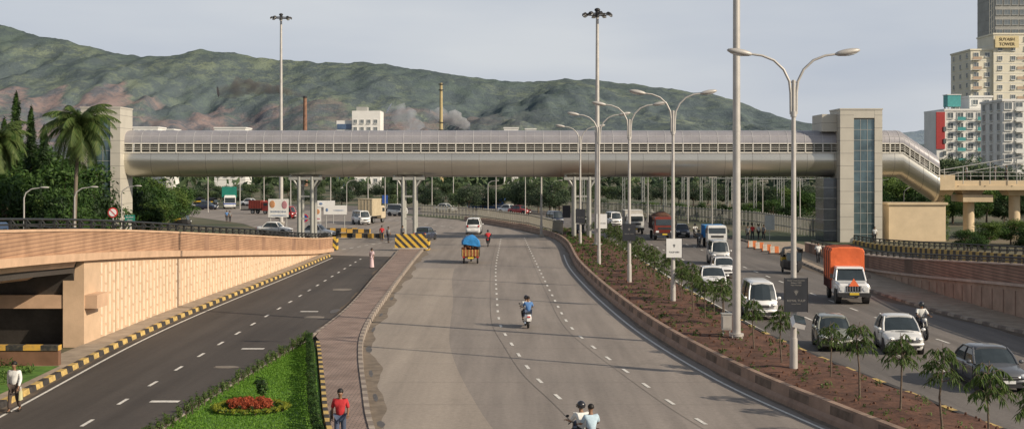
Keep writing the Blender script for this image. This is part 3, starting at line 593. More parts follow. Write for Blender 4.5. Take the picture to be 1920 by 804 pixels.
def fullshell(T,st,pan,rib):
    mb=MB(); shell(mb,hull,st,HULL)
    x=st[0][0]
    while x<st[-1][0]-.1:
        x+=pan
        if x<st[-1][0]: shell(mb,hull,[(x-.016,stat(x-.016,st)),(x+.016,stat(x+.016,st))],SEAM,.004)
    for sgn in(-1,1): mb.loft([[(x_,BY+sgn*2.365,8.94+dz),(x_,BY+sgn*2.365,8.965+dz)] for x_,dz in st],SEAM,False,False,False)
    T.part('hull',mb)
    mb=MB(); shell(mb,roofp,st,ROOF); shell(mb,[(a*.97,c_-.05) for a,c_ in roofp],st,ROOF)
    x=st[0][0]
    while x<st[-1][0]-.1:
        shell(mb,roofp,[(x-.03,stat(x-.03,st)),(x+.03,stat(x+.03,st))],ROOFR,.012); shell(mb,roofp,[(x+rib/2-.012,stat(x+rib/2,st)),(x+rib/2+.012,stat(x+rib/2,st))],ROOFR,.008); x+=rib
    for sgn in(-1,1): mb.loft([[(x_,BY+sgn*2.05,11.68+dz),(x_,BY+sgn*2.03,11.73+dz)] for x_,dz in st],ROOFR,False,False,False)
    T.part('roof',mb)
    mb=MB()
    for sgn in(-1,1):
        for z_,h_ in((9.9,.14),(10.22,.05),(10.40,.05),(10.60,.05),(10.9,.12)):
            for i in range(len(st)-1):
                y0=BY+sgn*2.2-.04;y1=y0+.08
                mb.loft([[(xx,y0,z_+dz-h_/2),(xx,y1,z_+dz-h_/2),(xx,y1,z_+dz+h_/2),(xx,y0,z_+dz+h_/2)] for xx,dz in(st[i],st[i+1])],FRAME,False)
        x=st[0][0]
        while x<st[-1][0]:
            mb.box((x,BY+sgn*2.2,10.4+stat(x,st)),(.12,.12,1.1),FRAME); mb.box((x+rib/2,BY+sgn*2.2,10.4+stat(x+rib/2,st)),(.05,.05,1.0),FRAME); x+=rib
    T.part('window_frame',mb)
    mb=MB(); mb.loft([[(x,BY+1.9,9.9+dz),(x,BY+1.9,10.95+dz)] for x,dz in st],BG_,False,False,False); T.part('dark_backing',mb)  # added dark sheet so the open window band reads as shaded inside
    mb=MB(); mb.loft([[(x,BY-2.1,8.75+dz),(x,BY+2.1,8.75+dz),(x,BY+2.1,8.6+dz),(x,BY-2.1,8.6+dz)] for x,dz in st],DECKM,False); T.part('deck',mb)
fullshell(fb,stn,3.05,1.95)
fullshell(fb,st2,1.6,1.1)
PM=M('support_steel',(.36,.36,.33),.5,.12,1,metal=.3)
def support(x,wid):
    mb=MB()
    for sx in(-1,1):
        for sy in(-1.2,1.2):
            xx=x+sx*wid/2
            mb.cyl((xx,BY+sy,0),(xx,BY+sy,7.2),.22,.20,PM,12); mb.box((xx,BY+sy,.15),(.8,.8,.3),CONC)
            mb.tube([(xx,BY+sy,5.9),(xx+sx*.6,BY+sy,6.8),(xx+sx*1.1,BY+sy,7.4)],[.14,.14,.12],PM,6)
        mb.box((x+sx*(wid/2),BY,6.2),(.25,2.4,.3),PM)
    mb.box((x,BY-1.2,7.0),(wid+2.3,.3,.32),PM); mb.box((x,BY+1.2,7.0),(wid+2.3,.3,.32),PM); mb.box((x,BY-1.2,5.0),(wid,.16,.2),PM); mb.box((x,BY-1.2,2.5),(wid,.14,.16),PM)
    return mb
for px,w_ in((576,1.45),(768,1.3),(1090,1.7)): fb.part('support_column',support(bx(px),w_))
CLAD=M('beige_tower_cladding',(.51,.48,.41),.5,.07,.5,metal=.15); TG=M('tower_glass',(.10,.15,.165),.1,.4,.6,spec=.9,metal=.35); TG2=M('tower_glass_dark',(.08,.09,.10),.1,.3,1.,spec=.9)
def tower(xl,xr,gl,gr,ztop,label):
    T=Thing('lift_tower',label,'lift tower','lift towers'); D=4.6; yc=BY-1.4; f=yc-D/2; mb=MB()
    mb.box(((xl+gl)/2,yc,ztop/2),(gl-xl,D,ztop),CLAD); mb.box(((gr+xr)/2,yc,ztop/2),(xr-gr,D,ztop),CLAD)
    mb.box(((gl+gr)/2,yc,ztop-.45),(gr-gl-.004,D-.02,.9),CLAD); mb.box(((gl+gr)/2,yc+D/2-.2,ztop/2-.5),(gr-gl-.004,.3,ztop-1),CLAD)
    mb.box(((xl+xr)/2,yc,ztop+.08),(xr-xl+.12,D+.12,.16),CLAD)
    z=1.4
    while z<ztop-.3:
        for a,b_ in((xl,gl),(gr,xr)): mb.box(((a+b_)/2,yc,z),(b_-a+.012,D+.012,.035),SEAM)
        z+=1.4
    T.part('tower_shaft',mb)
    g=MB(); g.box(((gl+gr)/2,f+.2,(ztop-1.0)/2),(gr-gl-.01,.06,ztop-1.0),TG); z=.9
    while z<ztop-1: g.box(((gl+gr)/2,f+.16,z),(gr-gl-.02,.05,.05),PM); z+=1.15
    for k in(1/3,2/3): g.box((gl+(gr-gl)*k,f+.16,(ztop-1)/2),(.05,.045,ztop-1.05),PM)
    T.part('glass_front',g); return T
tower(bx(172),bx(244),bx(183),bx(226),bz(206),'beige clad lift tower with tall glass front at bridge end')
T=tower(bx(1563)-.2,bx(1640)-.2,bx(1588)-.2,bx(1626)-.2,bz(209),'beige clad lift tower with glass shaft and side block')
mb=MB(); xa,xb=bx(1532),bx(1563)-.21; xm=(xa+xb)/2; mb.box((xm,BY,(bz(216)+bz(248))/2),(xb-xa,4.7,bz(216)-bz(248)),CLAD); mb.box((xm,BY,bz(232)),(xb-xa+.01,4.712,.035),SEAM)
T.part('side_block',mb)
mb=MB(); mb.box(((bx(1535)+bx(1559))/2,BY-.4,3.55),(bx(1559)-bx(1535),3.8,7.0),TG2)
for z_ in(1.2,2.4,3.6,4.8,6.0): mb.box(((bx(1535)+bx(1559))/2,BY-.4,z_),(bx(1559)-bx(1535)+.02,3.84,.06),STEEL)
T.part('glass_enclosure',mb)
# ---------------------------------------------------------------- skywalk
CY=M('cream_concrete',(.55,.44,.29),.85,.15,.5)
sw=Thing('skywalk','cream concrete elevated walkway with railing on round piers','skywalk')
mb=MB(); mb.box((58,BY+2,bz(347)),(20,5,1.0),CY); mb.box((bx(1765),BY+1,bz(342)),(2.2,4.6,1.7),CY); mb.box((58,BY-.6,bz(352)),(20,.3,.5),CY); mb.box((52.8,BY+2,bz(372)),(3.4,4,.8),CY); sw.part('deck',mb)
for px in(1772,1828,1915):
    mb=MB(); mb.cyl((bx(px),BY+2,0),(bx(px),BY+2,bz(355)),.62,.62,CY,14); mb.box((bx(px),BY+2,bz(362)),(2.0,2.2,.6),CY,t=1.3); sw.part('pier',mb)
mb=MB()
for i in range(14): mb.cyl((49+i*1.4,BY-.4,bz(340)),(49+i*1.4,BY-.4,bz(322)),.04,.04,STEEL,5)
for z_ in(bz(323),bz(330)): mb.cyl((48.5,BY-.4,z_),(68,BY-.4,z_),.04,.04,STEEL,5)
mb.cyl((bx(1755),BY-1,bz(320)),(bx(1920),BY-1,bz(292)),.06,.06,STEEL,6); mb.cyl((bx(1760),BY-1,bz(330)),(bx(1920),BY-1,bz(303)),.05,.05,STEEL,6)
for px in(1800,1850,1900): mb.cyl((bx(px),BY-1,bz(345)),(bx(px),BY-1,bz(292+ (1920-px)*.17)),.05,.05,STEEL,6)
sw.part('railing',mb)
mb=MB(); CW=M('cream_wall',(.60,.48,.32),.85,.12,.5)
mb.box(((bx(1657)+bx(1762))/2,BY-.5,2.05),(bx(1762)-bx(1657),3,4.1),CW); mb.box(((bx(1657)+bx(1762))/2,BY-.5,4.2),(bx(1762)-bx(1657)+.4,3.4,.25),CY)
solo('boundary_wall',mb,'cream rendered kiosk wall below the bridge stairs','wall')
mb=MB()
for i in range(12): leaves(mb,(bx(1770),BY-.7,i*.45),(.5,.35,.4),60,.12,(LF1,LF2)[i%2])
solo('climbing_plant',mb,'green climber covering a concrete pier','plant')
# ---------------------------------------------------------------- lamps
def lamp_proto():
    T=Thing('street_lamp','tall double-arm curved street lamp standing on the planted median','street lamp','street lamps on the median')
    mb=MB(); mb.box((0,0,.15),(.5,.5,.3),CONC); mb.cyl((0,0,.3),(0,0,11.4),.13,.075,POLE,12); mb.cyl((0,0,.3),(0,0,1.6),.16,.15,POLE,12); mb.cyl((0,0,10.0),(0,0,10.2),.12,.12,POLE,10); T.part('pole',mb)
    for s_ in(-1,1):
        mb=MB(); P=[(s_*.10,0,10.1),(s_*.11,0,10.9),(s_*.16,0,11.35),(s_*.38,0,11.8),(s_*.75,0,12.15),(s_*1.2,0,12.33),(s_*1.75,0,12.40)]
        mb.tube(P,[.055,.055,.052,.05,.048,.045,.04],POLE,8); mb.cyl((0,0,11.3),(s_*.17,0,11.34),.03,.03,POLE,6); T.part('arm',mb)
        mb=MB(); X_=Matrix.Translation((s_*2.05,0,12.46))@Matrix.Rotation(-s_*math.radians(10),4,'Y')
        mb.ell((0,0,0),(.5,.17,.13),POLE,14,8,X_); mb.ell((s_*.05,0,-.05),(.34,.13,.10),LIGHTGLASS,12,6,X_); T.part('lamp_head',mb)
    return T
LP=lamp_proto()
for i,(px,Y) in enumerate([(1488,48.7),(1262,73.8),(1180,86.6),(1123,102.5),(1088,131),(1015,153)]):
    T=LP if i==0 else LP.clone(); T.place(PX(px,Y),Y,.0,0)
def mast(px,Y,top,base_r,top_r,label):
    T=Thing('high_mast_light',label,'high mast light','high mast lights'); x=PX(px,Y); mb=MB()
    mb.cyl((0,0,.1),(0,0,top),base_r,top_r,POLE,16); mb.box((0,0,.4),(base_r*2.6,base_r*2.6,.3),CONC); mb.cyl((0,0,.5),(0,0,.62),base_r*1.7,base_r*1.7,POLE,14)
    for z_ in (top*.36,top*.68): mb.cyl((0,0,z_),(0,0,z_+.25),base_r*.95-(base_r-top_r)*z_/top+.02,base_r*.95-(base_r-top_r)*z_/top+.02,POLE,14)
    T.part('pole',mb)
    mb=MB(); n_=16; rr_=1.1
    mb.tube([(rr_*math.cos(2*math.pi*i/n_),rr_*math.sin(2*math.pi*i/n_),top-.3) for i in range(n_+1)],.06,DARK,6)
    for i in range(4): a=i*math.pi/2+.4; mb.cyl((0,0,top-.3),(rr_*math.cos(a),rr_*math.sin(a),top-.3),.04,.04,DARK,5)
    mb.cyl((0,0,top-.6),(0,0,top+.1),.2,.2,DARK,10); mb.ell((0,0,top+.15),(.3,.3,.2),DARK,10,6); T.part('carriage_ring',mb)
    for i in range(8):
        a=2*math.pi*i/8+.2; mb=MB(); X_=Matrix.Translation((math.cos(a)*(rr_+.25),math.sin(a)*(rr_+.25),top-.28))@Matrix.Rotation(a,4,'Z')@Matrix.Rotation(.5,4,'Y')
        mb.box((0,0,0),(.5,.42,.22),DARK,X=X_,t=.6); mb.box((.03,0,-.13),(.42,.36,.04),LIGHTGLASS,X=X_); T.part('floodlight',mb)
    T.place(x,Y,0); return T
mast(1120,128,PZ(22,128),.3,.14,'tall tapered high mast light with ring of floodlights on median')
mast(527,182,PZ(30,182),.32,.15,'tall high mast light with floodlight ring beyond the footbridge')
mast(1381,57.8,27,.19,.14,'thick grey high mast pole rising from planted median')
WP=M('white_panel',(.72,.72,.70),.6,.05); BP=M('black_panel',(.03,.033,.04),.5,.2); MUT=M('muted_print',(.28,.27,.25),.6)
def banner(px,Y,y0,y1,w,mat,label,lines=None,tm=None,ico=None):
    x=PX(px,Y); z0=PZ(y1,Y); z1=PZ(y0,Y); T=Thing('sign_board',label,'sign','advertising boards on lamp posts'); mb=MB()
    mb.box((0,0,(z0+z1)/2),(w,.06,z1-z0),mat); T.part('panel',mb)
    mb=MB()
    for z_ in((z0+.15),(z1-.15)): mb.box((0,.1,z_),(.3,.14,.06),STEEL)
    for a in(-1,1): mb.box((a*(w/2+.01),0,(z0+z1)/2),(.02,.075,z1-z0+.03),DARK)
    T.part('bracket',mb)
    for body,sz,fz in (lines or []): T.addobj(textobj(body,sz,tm,(0,-.034,z0+(z1-z0)*fz)))
    if ico is not None:
        mb=MB(); zc=z0+(z1-z0)*ico
        for k in range(5):
            a=math.pi/2+(k-2)*.45; mb.add([(0,-.036,zc-.09),(math.cos(a-.12)*.07,-.036,zc+math.sin(a-.12)*.09),(math.cos(a)*.12,-.036,zc+math.sin(a)*.15),(math.cos(a+.12)*.07,-.036,zc+math.sin(a+.12)*.09)],[(0,1,2,3)],tm)
        T.part('emblem',mb)
    T.place(x,Y-.22,0); return T
banner(1490,48.7,520,583,.86,BP,'black hotel advertising board fixed to lamp post',[('Royal Travel Counter',.075,.93),('Belapur CBD',.075,.86),('Navi Mumbai',.075,.79),('ROYAL TULIP',.115,.33),('Luxury Hotels',.06,.24)],MUT,.55)
banner(1263,73.8,447,482,.9,WP,'white advertising board with dark emblem on lamp post',[('TULIP INN',.13,.28)],BP,.6)
banner(1179,86.6,419,451,.85,BP,'black advertising board fixed to lamp post',[('ROYAL TULIP',.10,.4)],MUT,.65)
banner(1128,128-.4,401,428,1.05,WP,'white and black board on high mast pole',[('FORTUNE',.18,.35)],BP)
banner(1088,131,392,418,.95,BP,'black board on distant lamp post',[('ROYAL TULIP',.11,.4)],MUT)
banner(1062,150,385,408,.9,BP,'dark board near footbridge support',None)
mb=MB(); X_=Matrix.Rotation(.6,4,'X')@Matrix.Rotation(.3,4,'Y'); mb.box((0,0,0),(.5,.5,.22),WHITE,X=X_,t=.85); mb.box((0,0,.12),(.44,.44,.02),GLASS,X=X_); mb.box((0,.15,-.1),(.1,.2,.08),STEEL)
solo('spotlight',mb,'white tilted box lamp clamped to lamp post','spotlight',loc=(PX(1497,48.3),48.3,PZ(603,48.3)))
mb=MB(); mb.box((0,0,.7),(.45,.3,.7),STEEL); mb.box((0,0,1.08),(.5,.36,.06),STEEL); mb.box((-.15,0,.2),(.06,.06,.4),STEEL); mb.box((.15,0,.2),(.06,.06,.4),STEEL); mb.box((0,-.16,.7),(.36,.02,.55),POLE)
solo('control_box',mb,'small grey electrical control box on median soil','electrical box',loc=(PX(1362,58.5),58.5,.35))
# ---------------------------------------------------------------- saplings
LS=LEAF('sapling_leaf',(.07,.125,.03),(.18,.25,.075),.4); LSD=LEAF('sapling_leaf_dark',(.035,.07,.018),(.085,.135,.038),.35)
def sapling_proto(seed):
    rr=random.Random(seed); T=Thing('sapling','young sapling with drooping leaves planted in red median soil','sapling','saplings planted along the median')
    h=2.7; t=MB(); bend=rr.uniform(-.12,.12); t.tube([(0,0,-.1),(bend,0,h*.4),(bend*.5,bend,h*.75),(0,0,h)],[.04,.032,.024,.008],BARK,6)
    c=MB(); vs=[];fs=[];vd=[];fd=[]
    for i in range(20):       # arching twigs from the upper stem carrying hanging feathery leaflets
        a=i*2.4; z=h*(.62+.36*i/20)+rr.uniform(-.08,.08); ln=rr.uniform(.45,.72)*(1.1-.35*i/20); e=rr.uniform(.25,.8)
        b0=Vector((bend*.3,0,z-.1)); m1_=b0+Vector((math.cos(a)*ln*.55,math.sin(a)*ln*.55,ln*.55*math.sin(e))); tip=b0+Vector((math.cos(a)*ln,math.sin(a)*ln,ln*(.3*math.sin(e)-.25)))
        t.tube([b0,m1_,tip],[.014,.010,.004],BARK,4)
        for k in range(22):
            q=rr.uniform(.2,1.); p=b0.lerp(m1_,q*2) if q<.5 else m1_.lerp(tip,q*2-1); aa=a+rr.choice([-1,1])*rr.uniform(.5,1.4); dr=rr.uniform(-1.5,-.35)
            d=Vector((math.cos(aa),math.sin(aa),dr)).normalized(); L_=rr.uniform(.16,.30); w=d.cross(Vector((0,0,1))).normalized()*.026
            V,Fa=(vs,fs) if rr.random()<.6 else (vd,fd); q_=len(V)
            V+=[p,p+d*L_*.45+w,p+d*L_+Vector((0,0,-.06)),p+d*L_*.45-w]; Fa.append((q_,q_+1,q_+2,q_+3))
    c.add(vs,fs,LS); c.add(vd,fd,LSD); T.part('trunk',t); T.part('crown',c); return T
SP=[sapling_proto(s) for s in(21,22,23,24,25)]; sused=[0]*5
def sap(x,y,z,s):
    k=R.randrange(5); T=SP[k] if not sused[k] else SP[k].clone(); sused[k]=1; T.place(x,y,z,R.uniform(0,6.28),s)
for px,base,top in [(1855,865,672),(1768,812,640),(1688,772,620),(1612,748,600),(1557,712,600),(1466,684,568),(1414,655,556),(1352,612,525),(1322,600,520),(1300,585,505),(1278,566,496),(1245,548,488),(1228,534,478),(1212,520,472),(1196,512,464),(1182,502,458),(1165,490,452),(1150,482,447),(1138,476,444),(1128,470,440),(1950,900,700)]:
    x,y=G(px,base); z=.38; x,y=x*(H-z)/H,y*(H-z)/H; sap(x,y,z,(base-top)*y/F/2.75)
for i in range(30):
    y=62+i*3.0+R.uniform(-.6,.6); sap(cM(y)-.9+R.uniform(-.6,.2),y,.38,R.uniform(.6,.9))
mb=MB()
for i in range(900):
    y=14+ (R.random()**.7)*150; x=R.uniform(cR(y)+.5,cM(y)-.4); s_=R.uniform(.05,.17)
    leaves(mb,(x,y,.42+s_*.6),(s_,s_,s_),12,.04+.0007*y,(LS,LF1,LF2,LSD)[i%4],R,.5)
solo('ground_cover',mb,'sparse small seedlings and weeds on red median soil','plants',kind='stuff')
mb=MB()
for i in range(1100):
    y=14+ R.random()*110; x=R.uniform(cR(y)+.45,cM(y)-.3); s_=R.uniform(.03,.10); mb.box((x,y,.46),(s_,s_*1.2,s_),SOIL,R.uniform(0,3),t=.6)
solo('soil_clods',mb,'loose clods of red soil on the median','soil',kind='stuff')
def bush(name,label,r,h,n,mats,seed,leaf=.05):
    rr=random.Random(seed); T=Thing(name,label,'bush','planted shrubs around the lawn'); t=MB(); t.tube([(0,0,-.05),(0,0,h*.5)],[.02,.012],BARK,5)
    for i in range(4): a=i*1.6; t.tube([(0,0,h*.2),(math.cos(a)*r*.6,math.sin(a)*r*.6,h*.7)],[.012,.006],BARK,4)
    T.part('stem',t); c=MB()
    for i in range(7): leaves(c,(rr.uniform(-r,r)*.5,rr.uniform(-r,r)*.5,h*rr.uniform(.35,.85)),(r*.5,r*.5,h*.28),n//7,leaf,mats[i%len(mats)],rr,.6)
    T.part('foliage',c); return T
def clonebush(src,k,x,y,z,s):
    T=src[k%len(src)]
    if T.root.get('used'): T=T.clone()
    T.root['used']=1; T.place(x,y,z,R.uniform(0,6.28),s)
B1=[bush('shrub','small leafy shrub in row edging the grass island',.17,.55,190,(LS,LF2,LSD),40+i,.045) for i in range(3)]
k=0
for y in np.arange(16,57.5,.7): clonebush(B1,k,sRk(y)+.4,y,.14,R.uniform(.8,1.15)); k+=1
B2=[bush('shrub','dark green clipped shrub along island kerb',.22,.6,380,(LF3,LF1,LF1),60+i,.045) for i in range(2)]
for y in np.arange(30,57.8,.4): clonebush(B2,k,pLk(y)-.3,y,.14,R.uniform(.85,1.05)); k+=1
fx,fy=G(470,776); REDF=LEAF('red_flower_leaf',(.26,.04,.025),(.46,.12,.05),.25); YG=LEAF('yellow_green_leaf',(.18,.22,.02),(.32,.34,.04),.3)
B3=[bush('flowering_shrub','red leaved ornamental shrub in round flower bed',.28,.36,380,(REDF,REDF,REDF,LF1),80,.05)]
B4=[bush('border_shrub','low yellow-green border plant around flower bed',.2,.2,240,(YG,YG,LF2),90,.045)]
for i in range(11):
    a=i*.6283; rr_=.0 if i==0 else .5; clonebush(B3,0,fx+rr_*1.2*math.cos(a),fy+rr_*math.sin(a),.16,1)
for i in range(20):
    a=i*2*math.pi/20; clonebush(B4,0,fx+1.15*math.cos(a),fy+1.0*math.sin(a),.14,1.)
T=bush('shrub','taller dark shrub in centre of lawn flower bed',.28,.85,460,(LF3,LF1),99,.07); T.place(fx+.05,fy+1.7,.14)
# ---------------------------------------------------------------- junction items
mb=MB(); mb.box((0,0,.78),(3.1,.5,1.35),STR,t=.97); mb.box((0,0,.05),(3.4,.9,.1),CONC); x,y=G(770,470)
solo('traffic_barrier',mb,'concrete block with diagonal yellow and black hazard stripes','barrier',loc=(x,y,.2))
mb=MB(); mb.box((0,0,.5),(.5,2.2,1.1),STR); solo('traffic_barrier',mb,'striped block beside footpath end','barrier',loc=(x+1.5,y+1.8,.0))
for j,(px,py,w_) in enumerate([(640,446,5.2),(690,447,3.6),(640,436,4.),(672,438,3.),(620,441,2.2)]):
    x,y=G(px,py); mb=MB(); mb.box((0,0,.3),(w_,.5,.55),STR3); mb.box((0,0,.03),(w_+.2,.7,.06),CONC)
    solo('traffic_island_block',mb,'low yellow and black painted concrete divider block in junction','barrier','striped divider blocks',loc=(x,y,0))
def sgn(px,base,ty,label,kind,w,h,col,extra=None,name='road_sign'):
    x,y=G(px,base); z=PZ(ty,y); T=Thing(name,label,'sign'); mb=MB(); mb.cyl((0,0,0),(0,0,z-h*.1),.045,.045,STEEL,8); T.part('post',mb)
    mb=MB(); zc=z-h/2
    if kind=='round':
        SR=M('sign_red',(.55,.03,.03),.4); mb.cyl((0,-.08,zc),(0,-.05,zc),w/2,w/2,SR,20); mb.cyl((0,-.1,zc),(0,-.078,zc),w*.38,w*.38,col,20)
        X_=Matrix.Translation((0,-.105,zc))@Matrix.Rotation(.78,4,'Y'); mb.box((0,0,0),(w*.9,.012,w*.09),SR,X=X_)
    else: mb.box((0,-.07,zc),(w,.05,h),col)
    T.part('panel',mb)
    if extra:
        for body,sz,fz,tm in extra: T.addobj(textobj(body,sz,tm,(0,-.108,zc+fz*h)))
    T.place(x,y); return T
GREEN=M('sign_green',(.02,.20,.15),.5,.1); BLUE=M('sign_blue',(.02,.07,.30),.5,.1); YS=M('sign_yellow',(.65,.48,.03),.5,.1)
Yq=96; T=sgn(212,640,389,'round red no-turn sign on pole beside flyover','round',.75,.75,WP); T.place(PX(212,Yq),Yq,PZ(389,Yq)-PZ(389,19200/322.))
T=sgn(244,640,403,'small teal direction sign with white lettering','rect',.75,.55,GREEN,[('BELAPUR',.14,.2,WP),('URAN',.14,-.2,WP)]); T.root.location=(PX(244,Yq),Yq,PZ(403,Yq)-PZ(403,19200/322.))
sgn(571,440,401,'round blue sign with red border on post','round',1.0,1.0,BLUE)
sgn(321,400,363,'yellow rectangular sign on post','rect',1.1,1.4,YS)
sgn(430,392,350,'green highway direction board on post','rect',3.0,2.2,GREEN)
sgn(722,395,366,'blue and white notice board on post','rect',1.1,1.6,BLUE)
sgn(1443,450,403,'grey rectangular board on post facing traffic','rect',1.1,1.7,M('sign_grey',(.3,.32,.32),.6))
sgn(1226,402,383,'small white board on post','rect',.9,1.5,WP)
OR=M('print_orange',(.50,.25,.12),.6); PK=M('print_pink',(.45,.22,.25),.6); BLp=M('print_blue',(.15,.22,.36),.6); SKP=M('print_skin',(.40,.26,.18),.6)
def billboard(px0,px1,ty,by,Y,label,cols,txt=None):
    x0,x1=PX(px0,Y),PX(px1,Y); z1,z0=PZ(ty,Y),PZ(by,Y); T=Thing('banner_board',label,'billboard'); mb=MB(); w=x1-x0
    mb.box((0,0,(z0+z1)/2),(w,.08,z1-z0),WP); T.part('panel',mb)
    mb=MB()
    for a in(-1,1): mb.cyl((a*w*.4,.1,0),(a*w*.4,.1,z1),.06,.06,STEEL,6)
    T.part('post',mb); mb=MB()
    for (a0,a1,b0,b1,c_) in cols: mb.ell((-w/2+w*(a0+a1)/2,-.05,z0+(z1-z0)*(b0+b1)/2),(w*(a1-a0)/2,.02,(z1-z0)*(b1-b0)/2),c_,12,6)
    T.part('printed_artwork',mb)
    if txt: T.addobj(textobj(txt[0],txt[1],txt[2],(0,-.06,z0+(z1-z0)*txt[3])))
    T.place((x0+x1)/2,Y); return T
billboard(503,541,373,407,158,'white printed banner with coloured portraits on posts',[(.06,.34,.5,.92,OR),(.12,.27,.6,.88,SKP),(.66,.94,.45,.9,PK),(.05,.95,.06,.12,BLp)],('SHUBHECHHA',.3,BLp,.3))
billboard(588,602,389,415,162,'tall orange and white poster on posts',[(.15,.85,.5,.9,OR),(.3,.7,.6,.85,SKP),(.1,.9,.12,.25,PK)])
billboard(595,628,376,388,190,'white advertising hoarding on posts',[(.1,.3,.3,.7,BLp)])
billboard(607,650,385,402,172,'wide white hoarding with small blue emblem',[(.08,.2,.3,.7,BLp),(.4,.9,.4,.5,BLp)])
ORB=STRIPE('orange_white_barrier',(.60,.16,.04),(.55,.5,.42),(1,0,0),.8)
for px,py in[(1411,465),(1424,468),(1438,472),(1452,476)]:
    x,y=G(px,py); mb=MB(); mb.box((0,0,.38),(1.0,.35,.7),ORB,t=.85,ty=.4); mb.box((0,0,.06),(1.1,.5,.12),DARK)
    solo('road_barrier',mb,'orange and white plastic road barrier at kerb','barrier','plastic road barriers',loc=(x,y,0))
def fence(pts,h,label,mat):
    mb=MB()
    for a,b_ in zip(pts[:-1],pts[1:]):
        a=Vector(a);b_=Vector(b_); n_=int((b_-a).length/1.2)
        for i in range(n_): p=a.lerp(b_,i/n_); mb.box((p.x,p.y,h/2),(.14,.14,h),mat)
        for z_ in(h*.35,h*.9): mb.cyl((a.x,a.y,z_),(b_.x,b_.y,z_),.06,.06,mat,5)
        for i in range(n_*4): p=a.lerp(b_,i/n_/4); mb.box((p.x,p.y,h*.6),(.05,.05,h*.7),mat)
    return solo('fence',mb,label,'fence')
fence([(5.9,150,0),(2.4,174,0),(-5.4,203,0),(-16,223,0)],2.0,'pale grilled fence along the median curve',M('fence_grey',(.28,.27,.23),.7))
fence([(36,150,0),(34,180,0),(24,215,0),(4,250,0)],2.2,'pale boundary fence beyond opposite roadway',M('fence_grey2',(.22,.22,.2),.7))
CM=M('catenary_steel',(.24,.25,.24),.6,metal=.2)
def catenary():
    T=Thing('railway_gantry','grey lattice railway overhead line gantry behind trees','railway gantry','railway overhead line gantries')
    for a in(-1,1):
        mb=MB()
        for dx in(-.25,.25): mb.cyl((a*7+dx,0,0),(a*7+dx,0,11),.11,.09,CM,5)
        for i in range(10): mb.cyl((a*7-.25,0,i*1.1),(a*7+.25,0,(i+1)*1.1),.05,.05,CM,4)
        T.part('mast',mb)
    mb=MB()
    for z_ in(9.2,10.0): mb.cyl((-7,0,z_),(7,0,z_),.09,.09,CM,5)
    for i in range(14): mb.cyl((-7+i,0,9.2 if i%2 else 10),(-6+i,0,10 if i%2 else 9.2),.05,.05,CM,4)
    for x in(-3,3): mb.cyl((x,0,9.2),(x,0,7.6),.06,.06,CM,4); mb.cyl((x,0,7.8),(x+1.6,0,8.2),.04,.04,CM,4)
    T.part('cross_beam',mb); return T
CT=catenary()
for i,(px,Y,s_) in enumerate([(1225,222,.75),(1305,212,.75),(1400,198,.72),(1478,188,.72),(1680,200,.8),(1150,235,.8),(1345,225,.75),(1530,195,.75),(1260,240,.8),(1440,215,.75)]):
    T=CT if i==0 else CT.clone(); T.place(PX(px,Y),Y,0,.12,s_)
pp=Thing('pole','thin grey utility pole beside the distant road','pole','thin distant poles'); mb=MB(); mb.cyl((0,0,0),(0,0,9),.11,.07,POLE,8); pp.part('shaft',mb); mb=MB(); mb.cyl((-.7,0,8.6),(.7,0,8.6),.05,.05,POLE,6); mb.ell((.8,0,8.6),(.3,.1,.06),POLE,8,5); pp.part('cross_arm',mb)
for i,(px,Y,s_) in enumerate([(390,240,.95),(450,260,1),(495,230,.9),(545,250,1),(620,235,.95),(690,255,.95),(722,230,.9),(745,270,1),(810,240,.9),(850,260,.95),(930,235,.9),(985,225,.85),(1215,195,.8),(1290,190,.8),(1335,185,.8),(1372,200,.85),(1500,180,.75),(1430,178,.75)]):
    T=pp if i==0 else pp.clone(); T.place(PX(px,Y),Y,0,R.uniform(-.6,.6),s_)
# ---------------------------------------------------------------- buildings
WG=M('window_glass_building',(.13,.15,.16),.2,.3,.5,spec=.8)
def winmesh(w,h,fm,gm_=WG):
    mb=MB(); mb.box((0,-.05,0),(w,.06,h),gm_)
    for a in(-1,1): mb.box((a*(w/2+.05),-.07,0),(.1,.14,h+.2),fm)
    for a in(-1,1): mb.box((0,-.07,a*(h/2+.05)),(w,.141,.1),fm)
    mb.box((0,-.10,0),(.06,.05,h),fm); mb.box((0,-.16,-h/2-.14),(w+.3,.35,.08),fm); return mb
def building(name,label,x0,x1,Y,D,zt,floors,bays,wm,fm,ww=1.4,wh=1.3,zb=0,side=0,bal=None,cat='apartment building'):
    T=Thing(name,label,cat); w=x1-x0; mb=MB(); mb.box((0,D/2,zt/2),(w,D,zt),wm)
    mb.box((0,D/2,zt+.25),(w+.5,D+.5,.5),wm); fh=(zt-zb)/floors
    for f_ in range(floors): mb.box((0,D/2,zb+f_*fh),(w+.12,D+.12,.14),fm)
    T.part('wall',mb); first=None
    for f_ in range(floors):
        for b_ in range(bays):
            if first is None: first=T.part('window',winmesh(ww,wh,fm)); ob=first
            else: ob=first.copy(); S.collection.objects.link(ob); T.parts.append(ob)
            ob.location=(-w/2+w*(b_+.5)/bays,-.02,zb+fh*(f_+.55))
        for b_ in range(side):
            ob=first.copy(); S.collection.objects.link(ob); T.parts.append(ob)
            ob.rotation_euler=(0,0,-math.pi/2); ob.location=(-w/2-.02,D*(b_+.5)/side,zb+fh*(f_+.55))
    if bal:
        for f_ in range(1,floors):
            for b_ in bal[0]:
                mb=MB(); cx=-w/2+w*(b_+.5)/bays; z_=zb+fh*f_+.1; bw=w/bays*.8
                mb.box((cx,-.6,z_),(bw,1.1,.15),fm); mb.box((cx,-1.12,z_+.5),(bw,.08,.9),bal[1]); T.part('balcony',mb)
    T.root.location=((x0+x1)/2,Y,0); return T
